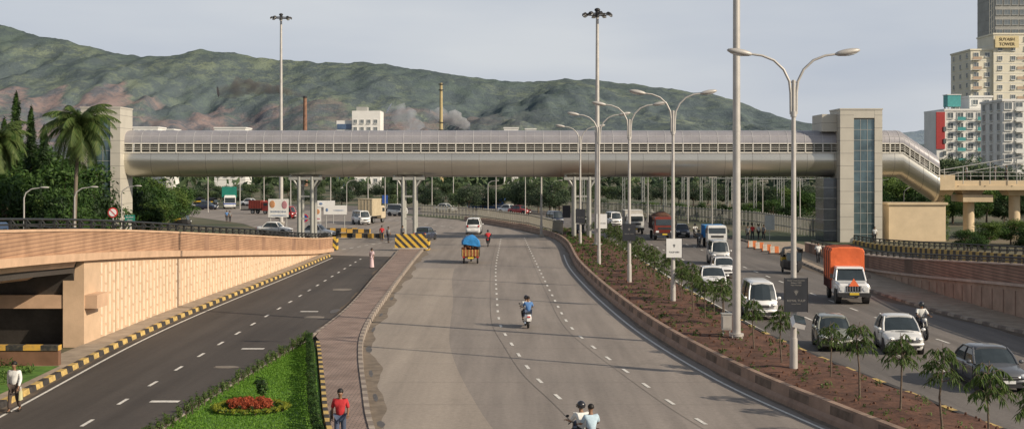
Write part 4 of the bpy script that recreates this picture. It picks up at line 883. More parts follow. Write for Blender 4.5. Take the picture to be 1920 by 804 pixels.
CR=M('cream_building_paint',(.68,.64,.52),.85,.08,.3); WB=M('white_building_paint',(.70,.69,.66),.85,.08,.3); GRYB=M('grey_raw_concrete',(.33,.33,.31),.9,.15,.3); TEAL=M('teal_panel',(.07,.30,.30),.5); REDP=M('red_panel',(.35,.04,.04),.6)
TRIM=M('trim_white',(.66,.66,.63),.8)
Y=330; building('apartment_building','white mid-rise block with teal glass balconies and red side panel',PX(1772,Y),PX(1866,Y),Y,16,PZ(208,Y),8,5,WB,TRIM,1.5,1.4,2,3,([1,3],TEAL))
T=Thing('apartment_building','narrow red and white wing of the mid-rise block','apartment building'); mb=MB(); w=PX(1773,Y)-PX(1755,Y); mb.box((0,5,PZ(210,Y)/2),(w,10,PZ(210,Y)),WB); T.part('wall',mb); mb=MB(); mb.box((-.3,-.1,PZ(245,Y)),(w*.9,.4,9.5),REDP); T.part('red_panel',mb)
for i in range(5):
    mb=MB(); mb.box((w*.3,-.35,6+i*3.1),(.7,.3,1.2),WG); T.part('window',mb)
T.root.location=(PX(1764,Y),Y-.5,0)
mb=MB(); mb.box((0,0,.0),(3.4,3.4,3.0),TEAL); mb.box((0,0,1.6),(3.7,3.7,.2),TRIM)
for a in (-1,1):
    for c_ in(-1,1): mb.box((a*1.4,c_*1.4,-1.8),(.3,.3,1.0),GRYB)
solo('water_tank',mb,'teal rooftop water tank on concrete legs','water tank',loc=(PX(1785,Y+4),Y+4,PZ(208,Y)+2.7))
Y=338; building('apartment_building','rooftop stair block of the white mid-rise',PX(1818,Y),PX(1860,Y),Y,7,PZ(183,Y),9,2,WB,TRIM,1.3,1.2,2)
Y=400; building('tower_block','tall cream residential tower with many windows',PX(1820,Y),PX(1985,Y),Y,18,PZ(95,Y),14,8,CR,TRIM,1.4,1.3,2,3,([0,4],M('balcony_tan',(.45,.34,.25),.7)))
building('tower_block','upper stepped storeys of cream residential tower',PX(1863,Y-1),PX(1985,Y-1),Y-1.,14,PZ(66,Y),16,5,CR,TRIM,1.3,1.2,2)
Y2=419; building('tower_block','unfinished grey concrete tower with open floors',PX(1866,Y2),PX(1955,Y2),Y2,16,PZ(-60,Y2),22,6,GRYB,GRYB,2.0,1.7,2)
mb=MB(); Y3=417
for i in range(3): mb.cyl((PX(1855+i*4,Y3),Y3,0),(PX(1855+i*4,Y3),Y3,PZ(-60,Y3)),.12,.12,CM,4)
for i in range(36): mb.cyl((PX(1855,Y3),Y3,i*2.2),(PX(1863,Y3),Y3,i*2.2+1.5),.09,.09,CM,4)
solo('scaffolding',mb,'steel hoist scaffolding beside the unfinished tower','scaffolding')
T=Thing('building_sign','cream yellow rooftop sign band with small dark lettering','sign'); Y=398.4; mb=MB(); mb.box((0,0,0),(PX(1910,Y)-PX(1866,Y),.3,3.6),M('sign_band_yellow',(.62,.52,.30),.7)); T.part('panel',mb)
DKT=M('dark_letters',(.16,.12,.07),.6); T.addobj(textobj('SUYASH',1.35,DKT,(0,-.2,.75),ext=.05)); T.addobj(textobj('TOWER',1.35,DKT,(0,-.2,-.75),ext=.05)); T.root.location=(PX(1887,Y),Y-.4,PZ(79,Y))
Y=300; building('apartment_building','white apartment block with rows of large windows',PX(1880,Y),PX(1960,Y),Y,14,PZ(190,Y),9,4,WB,TRIM,1.7,1.6,2,3,([1],TRIM))
Y=470; BLG=M('blue_office_glass',(.07,.12,.21),.15,.2,.4,spec=.8)
T=Thing('office_building','white office block with blue glass wing','office building'); mb=MB(); xa,xb,xc=PX(630,Y),PX(660,Y),PX(713,Y)
mb.box(((xb+xc)/2,Y+6,PZ(208,Y)/2),(xc-xb,12,PZ(208,Y)),WB); mb.box(((xa+xb)/2-.02,Y+7,PZ(226,Y)/2),(xb-xa,11,PZ(226,Y)),WB); mb.box(((xb+xc)/2-2,Y+6,PZ(208,Y)+.8),(4,5,1.6),GRYB); T.part('wall',mb)
for f_ in range(9):
    z_=3+f_*2.6
    if z_<PZ(230,Y): mb=MB(); mb.box(((xa+xb)/2,Y+1.35,z_),(xb-xa-.6,.2,1.9),BLG); T.part('glass_band',mb)
first=None
for f_ in range(9):
    for b_ in range(4):
        if first is None: first=ob=T.part('window',winmesh(1.2,1.3,TRIM))
        else: ob=first.copy(); S.collection.objects.link(ob); T.parts.append(ob)
        ob.location=(xb+1.2+b_*2.5,Y-.02,4+f_*2.7)
for px0,px1,ty,Y in[(250,296,240,520),(402,460,241,500),(945,972,241,560),(985,1005,243,600),(300,325,244,540)]:
    building('industrial_building','low pale industrial building among distant trees',PX(px0,Y),PX(px1,Y),Y,12,PZ(ty,Y),6,4,WB,GRYB,1.3,1.2,4,0,None,'building')
BRK=BRICK('chimney_brick',(.32,.17,.11),(.26,.14,.09),(.2,.12,.09),1,.6,.3,.03)
Y=620; T=Thing('chimney','slim brown brick factory chimney giving off smoke','chimney'); mb=MB(); mb.cyl((0,0,0),(0,0,PZ(184,Y)),1.3,.85,BRK,14); T.part('shaft',mb); mb=MB(); mb.cyl((0,0,PZ(184,Y)),(0,0,PZ(181,Y)),1.05,1.05,DARK,14); T.part('rim',mb); T.place(PX(572,Y),Y)
Y=560; T=Thing('chimney','tall yellow ringed factory chimney with ladder platform','chimney'); mb=MB(); YC=M('yellow_chimney',(.42,.34,.18),.8,.15,.3); zt=PZ(156,Y)
mb.cyl((0,0,0),(0,0,zt),1.0,.6,YC,14); T.part('shaft',mb)
for k in(.985,.93,.62,.55): mb=MB(); mb.cyl((0,0,zt*k),(0,0,zt*k+.3),1.15,1.15,DARK,12); T.part('platform',mb)
T.place(PX(827,Y),Y)
def smoke(name,label,pts,rs,col,dens,seed=0):
    m=bpy.data.materials.new(name+'_volume'); m.use_nodes=True; nn=m.node_tree.nodes; nn.clear(); l=m.node_tree.links.new
    o=nn.new('ShaderNodeOutputMaterial'); v=nn.new('ShaderNodeVolumePrincipled'); v.inputs['Color'].default_value=col+(1,)
    t=nn.new('ShaderNodeTexCoord'); z=nn.new('ShaderNodeTexNoise'); z.inputs['Scale'].default_value=.22; z.inputs['Detail'].default_value=5
    mr_=nn.new('ShaderNodeMapRange'); mr_.inputs[1].default_value=.34; mr_.inputs[2].default_value=.66; mr_.inputs[3].default_value=0; mr_.inputs[4].default_value=dens
    # density falls along the drift (object x from 0 at the chimney mouth)
    sx=nn.new('ShaderNodeSeparateXYZ'); fx_=nn.new('ShaderNodeMapRange'); L0=abs(pts[-1][0]-pts[0][0]); fx_.inputs[1].default_value=-L0; fx_.inputs[2].default_value=-L0*.1; fx_.inputs[3].default_value=.12; fx_.inputs[4].default_value=1
    mu=nn.new('ShaderNodeMath'); mu.operation='MULTIPLY'
    l(t.outputs['Object'],z.inputs['Vector']); l(t.outputs['Object'],sx.inputs[0]); l(sx.outputs[0],fx_.inputs[0]); l(z.outputs[0],mr_.inputs[0]); l(mr_.outputs[0],mu.inputs[0]); l(fx_.outputs[0],mu.inputs[1]); l(mu.outputs[0],v.inputs['Density']); l(v.outputs[0],o.inputs['Volume'])
    rr=random.Random(seed); mb=MB(); P=[];q=[]
    for i in range(len(pts)-1):
        for k in range(4):
            a=k/4; p=Vector(pts[i]).lerp(Vector(pts[i+1]),a); P.append(p+Vector((0,0,rr.uniform(-.5,.5)*rs[i]*.5))); q.append((rs[i]*(1-a)+rs[i+1]*a)*rr.uniform(.8,1.25))
    mb.tube(P,q,m,10); c=Vector(pts[0]); mb.v=[tuple(Vector(w)-c) for w in mb.v]
    return solo(name,mb,label,'smoke',loc=tuple(c))
Y=612
smoke('smoke_plume','dark grey smoke drifting from brick chimney',[(PX(571,Y),Y,PZ(181,Y)),(PX(560,Y),Y,PZ(177,Y)),(PX(540,Y),Y,PZ(172,Y)),(PX(515,Y),Y,PZ(167,Y)),(PX(485,Y),Y,PZ(163,Y)),(PX(450,Y),Y,PZ(166,Y)),(PX(395,Y),Y,PZ(180,Y))],[.7,1.2,1.7,2.4,3.4,4.6,2],(.28,.26,.25),.55,1)
Y=600
smoke('smoke_plume','pale white smoke rising near distant factory',[(PX(882,Y),Y,PZ(243,Y)),(PX(868,Y),Y,PZ(232,Y)),(PX(850,Y),Y,PZ(222,Y)),(PX(825,Y),Y,PZ(214,Y)),(PX(800,Y),Y,PZ(208,Y))],[1.5,2.8,3.4,3.2,1],(.95,.96,1),.8,2)
smoke('smoke_plume','faint bluish white smoke above distant trees',[(PX(785,Y),Y,PZ(245,Y)),(PX(770,Y),Y,PZ(228,Y)),(PX(750,Y),Y,PZ(215,Y)),(PX(722,Y),Y,PZ(203,Y))],[4,5,5,2],(.9,.94,1),.2,3)
# ================================================================ VEHICLES
def wheels(T,xs,ys,r,w,rim=STEEL):
    tb=MB(); n_=18
    prof=[(r*.62,-w/2),(r*.93,-w/2),(r,-w*.38),(r,w*.38),(r*.93,w/2),(r*.62,w/2)]
    tb.loft([[(p[1],p[0]*math.cos(2*math.pi*i/n_),p[0]*math.sin(2*math.pi*i/n_)) for p in prof] for i in range(n_+1)],BLACK,True,False,False)
    rb=MB(); rb.cyl((-w*.36,0,0),(w*.36,0,0),r*.63,r*.63,rim,16)
    for i in range(5):
        a=i*1.2566
        for sx_ in(-1,1): rb.box((0,0,0),(w*.06,r*.13,r*.5),DARK,X=Matrix.Translation((sx_*w*.37,0,0))@Matrix.Rotation(a,4,'X')@Matrix.Translation((0,0,r*.33)))
    hb=MB(); hb.cyl((-w*.42,0,0),(w*.42,0,0),r*.15,r*.15,CHROME,8)
    first=None
    for x in xs:
        for y in ys:
            if first is None:
                hu=T.part('wheel',hb,loc=(x,y,r)); ty_=T.part('tyre',tb,hu); ri=T.part('rim',rb,hu); first=(hu,ty_,ri)
            else:
                h2=first[0].copy(); S.collection.objects.link(h2); h2.location=(x,y,r); h2.parent=T.root; T.parts.append(h2)
                for q in first[1:]: c2=q.copy(); S.collection.objects.link(c2); c2.parent=h2; T.parts.append(c2)
PLT=M('number_plate_white',(.7,.7,.68),.5); PLY=M('number_plate_yellow',(.7,.5,.05),.5)
def car(label,paint,L_=4.2,W_=1.68,zr=1.5,belt=.92,hood=.82,yc=-.95,yrf=-.35,yrr=.9,yrb=1.45,trunk=.9,nose=.60,r=.3,wb=None,cat='car',name='car',roof=None,plate=PLT,grp='cars on the roadway'):
    T=Thing(name,label,cat,grp); w=W_/2; f=-L_/2; e=L_/2; wb=wb or L_*.6
    def sec(y,k,zb,zt,zm=None,yo=0):
        ww=w*k; zm=zm or (zb+zt)/2
        h_=[(ww*.88,zb),(ww*.975,zb+.1),(ww,zm),(ww*.985,zt-.13),(ww*.94,zt-.05),(ww*.82,zt-.005),(ww*.40,zt+.035)]
        def Yc(x): return y+yo*(abs(x)/max(ww,.01))**2.5     # plan curvature of nose and tail
        return [(x,Yc(x),z) for x,z in h_]+[(-x,Yc(x),z) for x,z in reversed(h_)]
    mb=MB(); st=[(f,.84,.36,nose-.02,None,.22),(f+.05,.92,.25,nose+.06,None,.20),(f+.22,.97,.2,(nose+hood)/2+.02,None,.12),(f+.5,.99,.19,hood-.03,None,.04),(f+.8,1,.19,hood+.01),((f+.8+yc)/2+.02,1,.19,hood+.05),(yc,1,.19,belt),(0,1.0,.19,belt+.01),(yrb,1,.19,belt+.01),(min(e-.25,yrb+.2),.99,.2,trunk),(e-.12,.95,.24,trunk-.03,None,-.08),(e-.02,.90,.3,trunk-.12,None,-.12),(e,.82,.36,trunk-.25,None,-.14)]
    st=sorted(st,key=lambda q:q[0]); mb.loft([sec(*q) for q in st],paint)
    for yy in(-wb/2,wb/2):
        for sx_ in(-1,1): mb.cyl((sx_*(w-.18),yy,r+.02),(sx_*(w+.006),yy,r+.02),r+.065,r+.065,DARK,20)
    for sx_ in(-1,1):
        mb.box((sx_*(w+.0),0,.25),(.03,wb-r*2.5,.12),DARK)
        mb.box((sx_*(w-.005),yc+.55+.62,.62),(.02,.02,.5),DARK); mb.box((sx_*(w-.003),yc+.12,.62),(.02,.02,.5),DARK)
        mb.box((sx_*(w+.004),yc+.95,.78),(.03,.14,.03),DARK)
    T.part('body',mb)
    g=MB(); wt=w*.72; wbt=w*.92; hr=zr-.06
    def gring(yf,yr,hw,z,bow): return [(-hw,yf+bow,z),(-hw*.6,yf+bow*.25,z),(0,yf,z),(hw*.6,yf+bow*.25,z),(hw,yf+bow,z),(hw,yr-bow*.6,z),(0,yr,z),(-hw,yr-bow*.6,z)]
    r0=gring(yc-.06,yrb+.03,wbt,belt-.03,.14); r2=gring(yrf-.03,yrr+.02,wt,hr,.10)
    r1=[tuple((Vector(a)*.5+Vector(b_)*.5)+Vector((math.copysign(.025,a[0]) if abs(a[0])>.3 else 0,0,.03))) for a,b_ in zip(r0,r2)]
    g.loft([r0,r1,r2],GLASS,False); T.part('windows',g)
    m=MB(); rm=roof or paint
    for i in (0,4,5,7): m.tube([Vector(r0[i]),Vector(r1[i]),Vector(r2[i])],[.05,.042,.04],paint,6)
    for sx_ in(-1,1):
        yb=(yrf+yrr)/2; m.tube([(sx_*(wbt+.004),yb,belt-.02),(sx_*((wbt+wt)/2+.03),yb,(belt+hr)/2+.03),(sx_*(wt+.0),yb,hr)],[.032,.03,.03],DARK,5)
    def rsec(y,k,z): return [(wt*1.07*k,y,z-.05),(wt*1.05*k,y,z+.0),(wt*.85*k,y,z+.045),(wt*.4*k,y,z+.065),(-wt*.4*k,y,z+.065),(-wt*.85*k,y,z+.045),(-wt*1.05*k,y,z+.0),(-wt*1.07*k,y,z-.05)]
    m.loft([rsec(yrf-.04,.86,hr-.02),rsec(yrf+.05,.96,hr-.0),rsec(yrf+.25,1,hr+.012),rsec((yrf+yrr)/2,1,hr+.02),rsec(yrr-.2,1,hr+.008),rsec(yrr+.02,.93,hr-.02)],rm); T.part('roof',m)
    for sx_ in(-1,1):
        h=MB(); h.ell((sx_*w*.70,f+.17,nose+.03),(.19,.13,.095),LIGHTGLASS,12,6); h.ell((sx_*w*.70,f+.10,nose+.025),(.07,.08,.065),CHROME,8,5); T.part('headlight',h)
        h=MB(); h.ell((sx_*w*.74,e-.10,trunk-.2),(.13,.08,.12),REDL,10,6); T.part('tail_light',h)
        h=MB(); h.ell((sx_*(w+.10),yc+.18,belt+.06),(.10,.06,.075),paint,10,6); T.part('mirror',h)
    h=MB(); h.box((0,f+.02,nose-.02),(w*.78,.06,.13),DARK); h.box((0,f-.01,nose+.0),(w*.74,.04,.022),CHROME); h.box((0,f+.03,.33),(w*1.1,.08,.14),DARK)
    for sx_ in(-1,1): h.ell((sx_*w*.68,f+.12,.37),(.08,.07,.06),DARK,8,5)
    T.part('grille',h)
    h=MB(); h.box((0,f-.03,.46),(.46,.02,.11),plate); T.part('number_plate',h); h=MB(); h.box((0,e+.02,.55),(.46,.02,.11),plate); T.part('number_plate',h)
    h=MB(); h.loft([[(x_,f+.02+.2*(abs(x_)/w)**2.5-dy_,z_) for dy_,z_ in((0,.40),(.035,.44),(.035,.51),(0,.54))] for x_ in [w*.95*(i/5-1) for i in range(11)]],paint,True); T.part('bumper',h); h=MB(); h.box((0,e-.05,.45),(w*1.6,.14,.16),paint); T.part('bumper',h)
    wheels(T,(-w+.10,w-.10),(-wb/2,wb/2),r,.19); return T
def pt(name,c): return M('car_paint_'+name,c,.28,.03,1,coat=.6,metal=.1)
def put(T,px,py,rz=0,s=1.,z=.014):
    x,y=G(px,py); return T.place(x,y,z,rz,s)
PW=pt('white',(.80,.80,.79)); PG=pt('dark_grey',(.095,.10,.11)); PS=pt('silver',(.56,.56,.54)); PD=pt('dark_blue',(.03,.04,.07)); PR=pt('red',(.35,.03,.03)); PGG=pt('grey_green',(.20,.21,.185)); PSW=pt('silver_white',(.68,.68,.66))
c_gs=car('dark grey four-door saloon driving towards the junction',PG,4.3,1.70,1.48,.93,.84,-.95,-.3,.85,1.5,.96); put(c_gs,1852,722,-.02,1.0)
c_wh=car('white compact hatchback with dark windows on the roadway',PW,3.6,1.68,1.55,.95,.86,-.95,-.15,1.0,1.5,.98,.66)
put(c_wh,1335,543,-.04,1.0)
t=c_wh.clone('silver-white rounded hatchback with dark windows on the roadway',{PW:PSW}); put(t,1684,656,-.12,1.0)
c_ol=car('grey-green small hatchback with dark windscreen',PGG,3.3,1.5,1.45,.92,.84,-.8,-.35,1.1,1.45,.9); put(c_ol,1560,651,-.12,1.0)
c_v=car('white boxy minivan with roof lettering strip',PW,3.4,1.45,1.85,1.02,.95,-1.5,-1.15,1.55,1.65,1.1,.72,.29,2.0,'van','van'); put(c_v,1422,594,-.05,1.08)
t=c_wh.clone('white saloon car queuing in traffic'); put(t,1356,519,-.03,.95)
t=c_v.clone('silver grey people carrier with large windscreen',{PW:PS}); put(t,1346,494,-.03,1.08)
t=c_ol.clone('dark small car beside the red truck',{PGG:PD}); put(t,1278,444,0,1.05)
t=c_gs.clone('dark saloon car parked by striped barrier',{PG:PD}); put(t,797,450,2.9,1.0)
c_t=car('white saloon taxi with pale roof turning in junction',PW,4.2,1.62,1.5,.92,.85,-.9,-.4,.8,1.35,.95,grp='cars in the junction'); put(c_t,515,440,1.4,1.05)
t=c_t.clone('white saloon car crossing the junction'); put(t,594,446,1.35,1.05)
c_s=car('white sport utility van driving away on main road',PW,4.0,1.75,1.9,1.05,1.0,-1.1,-.6,1.65,1.85,1.15,.78,.36,cat='van',name='van'); put(c_s,889,438,3.1,1.05)
t=c_v.clone('white minivan waiting beside cream truck'); put(t,677,421,.5,1.1)
for px,py,c_,rz in[(470,386,PW,1.2),(388,393,PD,1.3),(310,395,PW,1.4),(975,402,PR,.9),(955,400,PW,.9),(1040,422,PD,.3),(835,398,PS,1.1),(535,410,PR,1.2),(345,391,PS,1.4),(745,405,PS,1.),(1150,424,PW,.2)]:
    t=(c_t if R.random()<.5 else c_v).clone('distant small car on the far roadway',{PW:c_}); put(t,px,py,rz,1.1)
def ribs(mb,x0,x1,y0,y1,z0,z1,mat,n,ax):
    for i in range(n+1):
        if ax=='y': yy=y0+(y1-y0)*i/n; mb.box((x0,yy,(z0+z1)/2),(.05,.07,z1-z0),mat); mb.box((x1,yy,(z0+z1)/2),(.05,.07,z1-z0),mat)
        else: xx=x0+(x1-x0)*i/n; mb.box((xx,y1,(z0+z1)/2),(.07,.05,z1-z0),mat)
TARP=M('orange_tarpaulin',(.68,.135,.04),.65,.15,1.5,bump=.7,bscale=2.5); BTARP=M('blue_tarpaulin',(.03,.22,.52),.5,.3,3,bump=.9,bscale=5)
def pickup():
    T=Thing('pickup_truck','white pickup truck with tall orange tarpaulin cover over load','truck'); P=PW; w=.85; mb=MB()
    def sec(y,k,zb,zt):
        q=w*k; return [(q*.95,y,zb),(q,y,zb+.1),(q,y,zt-.08),(q*.9,y,zt),(-q*.9,y,zt),(-q,y,zt-.08),(-q,y,zb+.1),(-q*.95,y,zb)]
    mb.loft([sec(-2.35,.92,.5,1.05),sec(-2.3,.97,.42,1.12),sec(-1.4,1,.42,1.2),sec(-1.3,1,.42,1.22),sec(.1,1,.42,1.22)],P,False)
    for sx_ in(-1,1): mb.cyl((sx_*.6,-1.6,.42),(sx_*.9,-1.6,.42),.46,.46,DARK,16); mb.box((sx_*.86,-1.6,.9),(.12,1.0,.12),P)
    mb.box((0,.0,.55),(1.2,4.6,.2),DARK); T.part('body',mb)
    g=MB(); g.loft([[(-.82,-1.3,1.2),(.82,-1.3,1.2),(.82,.05,1.2),(-.82,.05,1.2)],[(-.7,-.95,1.85),(.7,-.95,1.85),(.7,.0,1.85),(-.7,.0,1.85)]],GLASS,False); T.part('windows',g)
    m=MB()
    for a,b_ in(((-.82,-1.3,1.2),(-.7,-.95,1.85)),((.82,-1.3,1.2),(.7,-.95,1.85)),((-.82,-.5,1.2),(-.71,-.5,1.85)),((.82,-.5,1.2),(.71,-.5,1.85))): m.tube([a,b_],.05,P,6)
    m.box((0,-.5,1.9),(1.5,1.15,.1),P,t=.93); T.part('roof',m)
    b=MB(); b.box((0,1.25,.95),(1.8,2.5,.6),M('cargo_red',(.35,.05,.03),.6)); ribs(b,-.92,.92,.1,2.4,.65,1.25,DARK,5,'y'); T.part('cargo_bed',b)
    def tsec(y,kz,kx=1): return [(.93*kx,y,1.15),(.94*kx,y,1.7),(.94*kx,y,2.75*kz),(.84*kx,y,2.92*kz),(.4,y,2.98*kz),(-.4,y,2.98*kz),(-.84*kx,y,2.92*kz),(-.94*kx,y,2.75*kz),(-.94*kx,y,1.7),(-.93*kx,y,1.15)]
    q=MB(); q.loft([tsec(-.15,.98,.98),tsec(-.1,1.0),tsec(.5,.99,.985),tsec(1.1,1.0,1.0),tsec(1.7,.992,.985),tsec(2.45,1.0,1.0),tsec(2.5,.98,.98)],TARP,False)
    for yy in(.3,1.1,1.9): q.tube([(-.97,yy,1.2),(-.965,yy,2.72),(-.86,yy,2.95),(-.4,yy,3.0),(.4,yy,3.0),(.86,yy,2.95),(.965,yy,2.72),(.97,yy,1.2)],.016,DARK,4)
    T.part('tarpaulin',q)
    for sx_ in(-1,1):
        h=MB(); h.cyl((sx_*.62,-2.38,.86),(sx_*.62,-2.30,.86),.13,.13,LIGHTGLASS,14); T.part('headlight',h)
        h=MB(); h.box((sx_*1.02,-1.15,1.45),(.16,.06,.24),DARK); h.cyl((sx_*.85,-1.15,1.3),(sx_*1.0,-1.15,1.4),.02,.02,DARK,5); T.part('mirror',h)
    h=MB(); h.box((0,-2.36,.86),(.8,.05,.30),DARK)
    for i in range(6): h.box((-.35+i*.14,-2.39,.86),(.04,.03,.28),CHROME)
    T.part('grille',h)
    h=MB(); h.box((0,-2.45,.55),(1.75,.16,.2),DARK); h.box((0,-2.54,.6),(.5,.02,.13),PLY); T.part('bumper',h)
    h=MB(); h.add([(-.28,-2.42,1.0),(.28,-2.42,1.0),(0,-2.30,1.42)],[(0,1,2)],TARP); h.add([(-.28,-2.40,1.0),(.28,-2.40,1.0),(0,-2.28,1.42)],[(0,2,1)],TARP); T.part('warning_triangle',h)
    wheels(T,(-.76,.76),(-1.6,1.5),.38,.2); return T
put(pickup(),1588,563,-.10,1.09)
def truck(label,cabm,boxm,load=None,h=2.9,Lb=4.2,name='truck'):
    T=Thing(name,label,'truck','trucks on the roads'); mb=MB(); w=1.15; f=-3.4
    mb.loft([[(-w,f+.1,.7),(w,f+.1,.7),(w,f+1.8,.7),(-w,f+1.8,.7)],[(-w,f,1.2),(w,f,1.2),(w,f+1.8,1.2),(-w,f+1.8,1.2)],[(-w,f+.02,1.7),(w,f+.02,1.7),(w,f+1.8,1.7),(-w,f+1.8,1.7)],[(-w*.95,f+.22,2.55),(w*.95,f+.22,2.55),(w*.95,f+1.75,2.55),(-w*.95,f+1.75,2.55)],[(-w*.85,f+.4,2.68),(w*.85,f+.4,2.68),(w*.85,f+1.7,2.68),(-w*.85,f+1.7,2.68)]],cabm,False)
    mb.box((0,.6,.85),(.9,7.,.25),DARK); T.part('cab',mb)
    g=MB(); X_=Matrix.Translation((0,f+.075,2.08))@Matrix.Rotation(math.radians(-12.5),4,'X'); g.box((0,0,0),(2.0,.04,.66),GLASS,X=X_)
    for sx_ in(-1,1): g.box((sx_*(w-.01),f+.9,2.05),(.04,.9,.6),GLASS)
    T.part('windscreen',g)
    b=MB(); y0=f+2.0; hh_=h-.6 if not load else h-.9; zc=1.1+h/2-.3; zt=zc+hh_/2; zb=zt-hh_
    b.box((0,y0+Lb/2,zc),(2.36,Lb,hh_),boxm)
    ribs(b,-1.2,1.2,y0+.05,y0+Lb-.05,zb,zt,DARK if load else boxm,7,'y'); ribs(b,-1.1,1.1,y0,y0+Lb+.01,zb,zt,DARK if load else boxm,4,'x'); b.box((0,y0+Lb/2,zt),(2.45,Lb+.1,.1),boxm); b.box((0,y0+Lb/2,zb),(2.45,Lb+.1,.12),DARK)
    T.part('cargo_box',b)
    if load: q=MB(); q.loft([[(x_*k,y0+Lb*v,zt-.1+zz*k2) for x_,zz in((1.12,0),(.9,.35),(.3,.6),(-.4,.55),(-.95,.3),(-1.12,0))] for v,k,k2 in((.02,.9,.4),(.2,1,1),(.5,1,1.15),(.8,1,.9),(.98,.9,.3))],load); T.part('load',q)
    for sx_ in(-1,1):
        hh=MB(); hh.box((sx_*.85,f+.05,1.02),(.34,.1,.22),LIGHTGLASS); T.part('headlight',hh)
        hh=MB(); hh.box((sx_*(w+.2),f+.1,2.0),(.18,.06,.42),DARK); hh.cyl((sx_*w,f+.15,2.3),(sx_*(w+.2),f+.1,2.2),.02,.02,DARK,4); T.part('mirror',hh)
    hh=MB(); hh.box((0,f-.0,.72),(2.35,.2,.3),DARK); hh.box((0,f-.11,.72),(.55,.02,.15),PLY); hh.box((0,f+.01,1.38),(1.5,.06,.25),DARK); T.part('bumper',hh)
    wheels(T,(-.98,.98),(f+1.0,y0+Lb-.9),.48,.28); return T
put(truck('red-brown open tipper truck heading down opposite roadway',M('truck_red',(.16,.03,.02),.5),M('truck_box_brown',(.11,.055,.04),.7),SOIL,2.3),1240,448,0,.98)
put(truck('small truck with white cab and blue covered load',M('truck_white',(.6,.6,.58),.5),BTARP,None,2.1,3.0),1337,462,0,.85)
put(truck('white covered lorry on the opposite roadway',M('truck_white',(.6,.6,.58)),M('white_box',(.55,.53,.48),.6),None,2.6),1187,437,.0,.92)
t=truck('cream box lorry standing at the junction',M('truck_cream',(.46,.39,.28),.6),M('cream_box',(.46,.39,.27),.7),None,3.3,3.6); put(t,695,418,2.85,.95)
t=truck('red truck with open body at far roadside',M('truck_red2',(.28,.04,.03),.5),M('truck_red3',(.26,.05,.035),.7),None,2.3,3.0); put(t,484,401,1.2,.85)
def bus(label,P,stripe,nw=7):
    T=Thing('bus',label,'bus','buses'); mb=MB(); w=1.2;L2=4.6
    mb.loft([[(-w*k,-L2*q,z),(w*k,-L2*q,z),(w*k,L2*q,z),(-w*k,L2*q,z)] for k,q,z in((.96,.98,.45),(1,1,.7),(1,1,2.4),(.97,.985,2.8),(.85,.95,2.95))],P,False); mb.box((0,0,1.15),(2.42,9.22,.25),stripe); T.part('body',mb)
    for sx_ in(-1,1):
        for i in range(nw): g=MB(); g.box((sx_*1.2,-3.6+i*1.2,1.95),(.03,1.02,.75),GLASS); T.part('window',g)
    g=MB(); g.box((0,-4.62,1.9),(2.1,.04,1.05),GLASS); T.part('windscreen',g)
    for sx_ in(-1,1): g=MB(); g.box((sx_*.85,-4.62,.85),(.3,.06,.2),LIGHTGLASS); T.part('headlight',g)
    wheels(T,(-1.06,1.06),(-2.9,2.6),.46,.26); return T
put(bus('white city bus coming along distant roadway',M('bus_white',(.62,.62,.6),.4),BLUE),430,391,.25,.95)
t=bus('blue and white bus on far carriageway',M('bus_blue',(.06,.16,.42),.4),WP); put(t,912,394,1.35,.8)
t=bus('dark blue bus passing behind the flyover railing',M('bus_navy',(.04,.07,.13),.4),WP); t.place(-23.8,57,topz(57)-1.05,3.14,.46)
def rickshaw(label):
    T=Thing('auto_rickshaw',label,'auto rickshaw','auto rickshaws'); mb=MB(); YP=M('rickshaw_yellow',(.50,.33,.03),.45); BK=M('rickshaw_black',(.02,.02,.022),.5)
    mb.loft([[(x*k,y,z) for x,y in((-.2,-1.3),(.2,-1.3),(.45,-1.0),(.66,-.3),(.66,1.15),(-.66,1.15),(-.66,-.3),(-.45,-1.0))] for k,z in((.85,.28),(1,.45),(1,.78),(.95,.95))],BK,False); mb.box((0,.75,.95),(1.3,.85,.35),YP); T.part('body',mb)
    h=MB(); h.loft([[(-.64,y,z0),(-.64,y,z0+.35),(-.5,y,z1),(0,y,z1+.07),(.5,y,z1),(.64,y,z0+.35),(.64,y,z0)] for y,z0,z1 in((-.78,1.45,1.75),(-.5,1.4,1.82),(.4,1.1,1.84),(1.1,1.0,1.72))],BK,True,False,False)
    for sx_ in(-1,1): h.tube([(sx_*.5,-.95,.9),(sx_*.6,-.75,1.5)],.03,BK,5)
    T.part('hood',h); g=MB(); g.loft([[(-.48,-.97,.95),(.48,-.97,.95)],[(-.54,-.78,1.5),(.54,-.78,1.5)]],GLASS,False,False,False); T.part('windscreen',g)
    g=MB(); g.cyl((0,-1.36,.75),(0,-1.28,.75),.11,.11,LIGHTGLASS,12); T.part('headlight',g); g=MB(); g.box((0,.6,.72),(1.1,.4,.2),BK); g.box((0,.85,1.05),(1.1,.12,.5),BK); T.part('seat',g)
    wheels(T,(-.55,.55),(.75,),.22,.11); wheels(T,(0,),(-1.05,),.22,.1); return T
rk_=rickshaw('black and yellow auto rickshaw on the opposite roadway'); put(rk_,1485,512,-.05,1.08)
for px,py,rz in[(398,388,1.2),(375,387,1.0),(340,425,1.5),(1085,445,0)]: t=rk_.clone('small auto rickshaw in distant traffic'); put(t,px,py,rz,1.05)
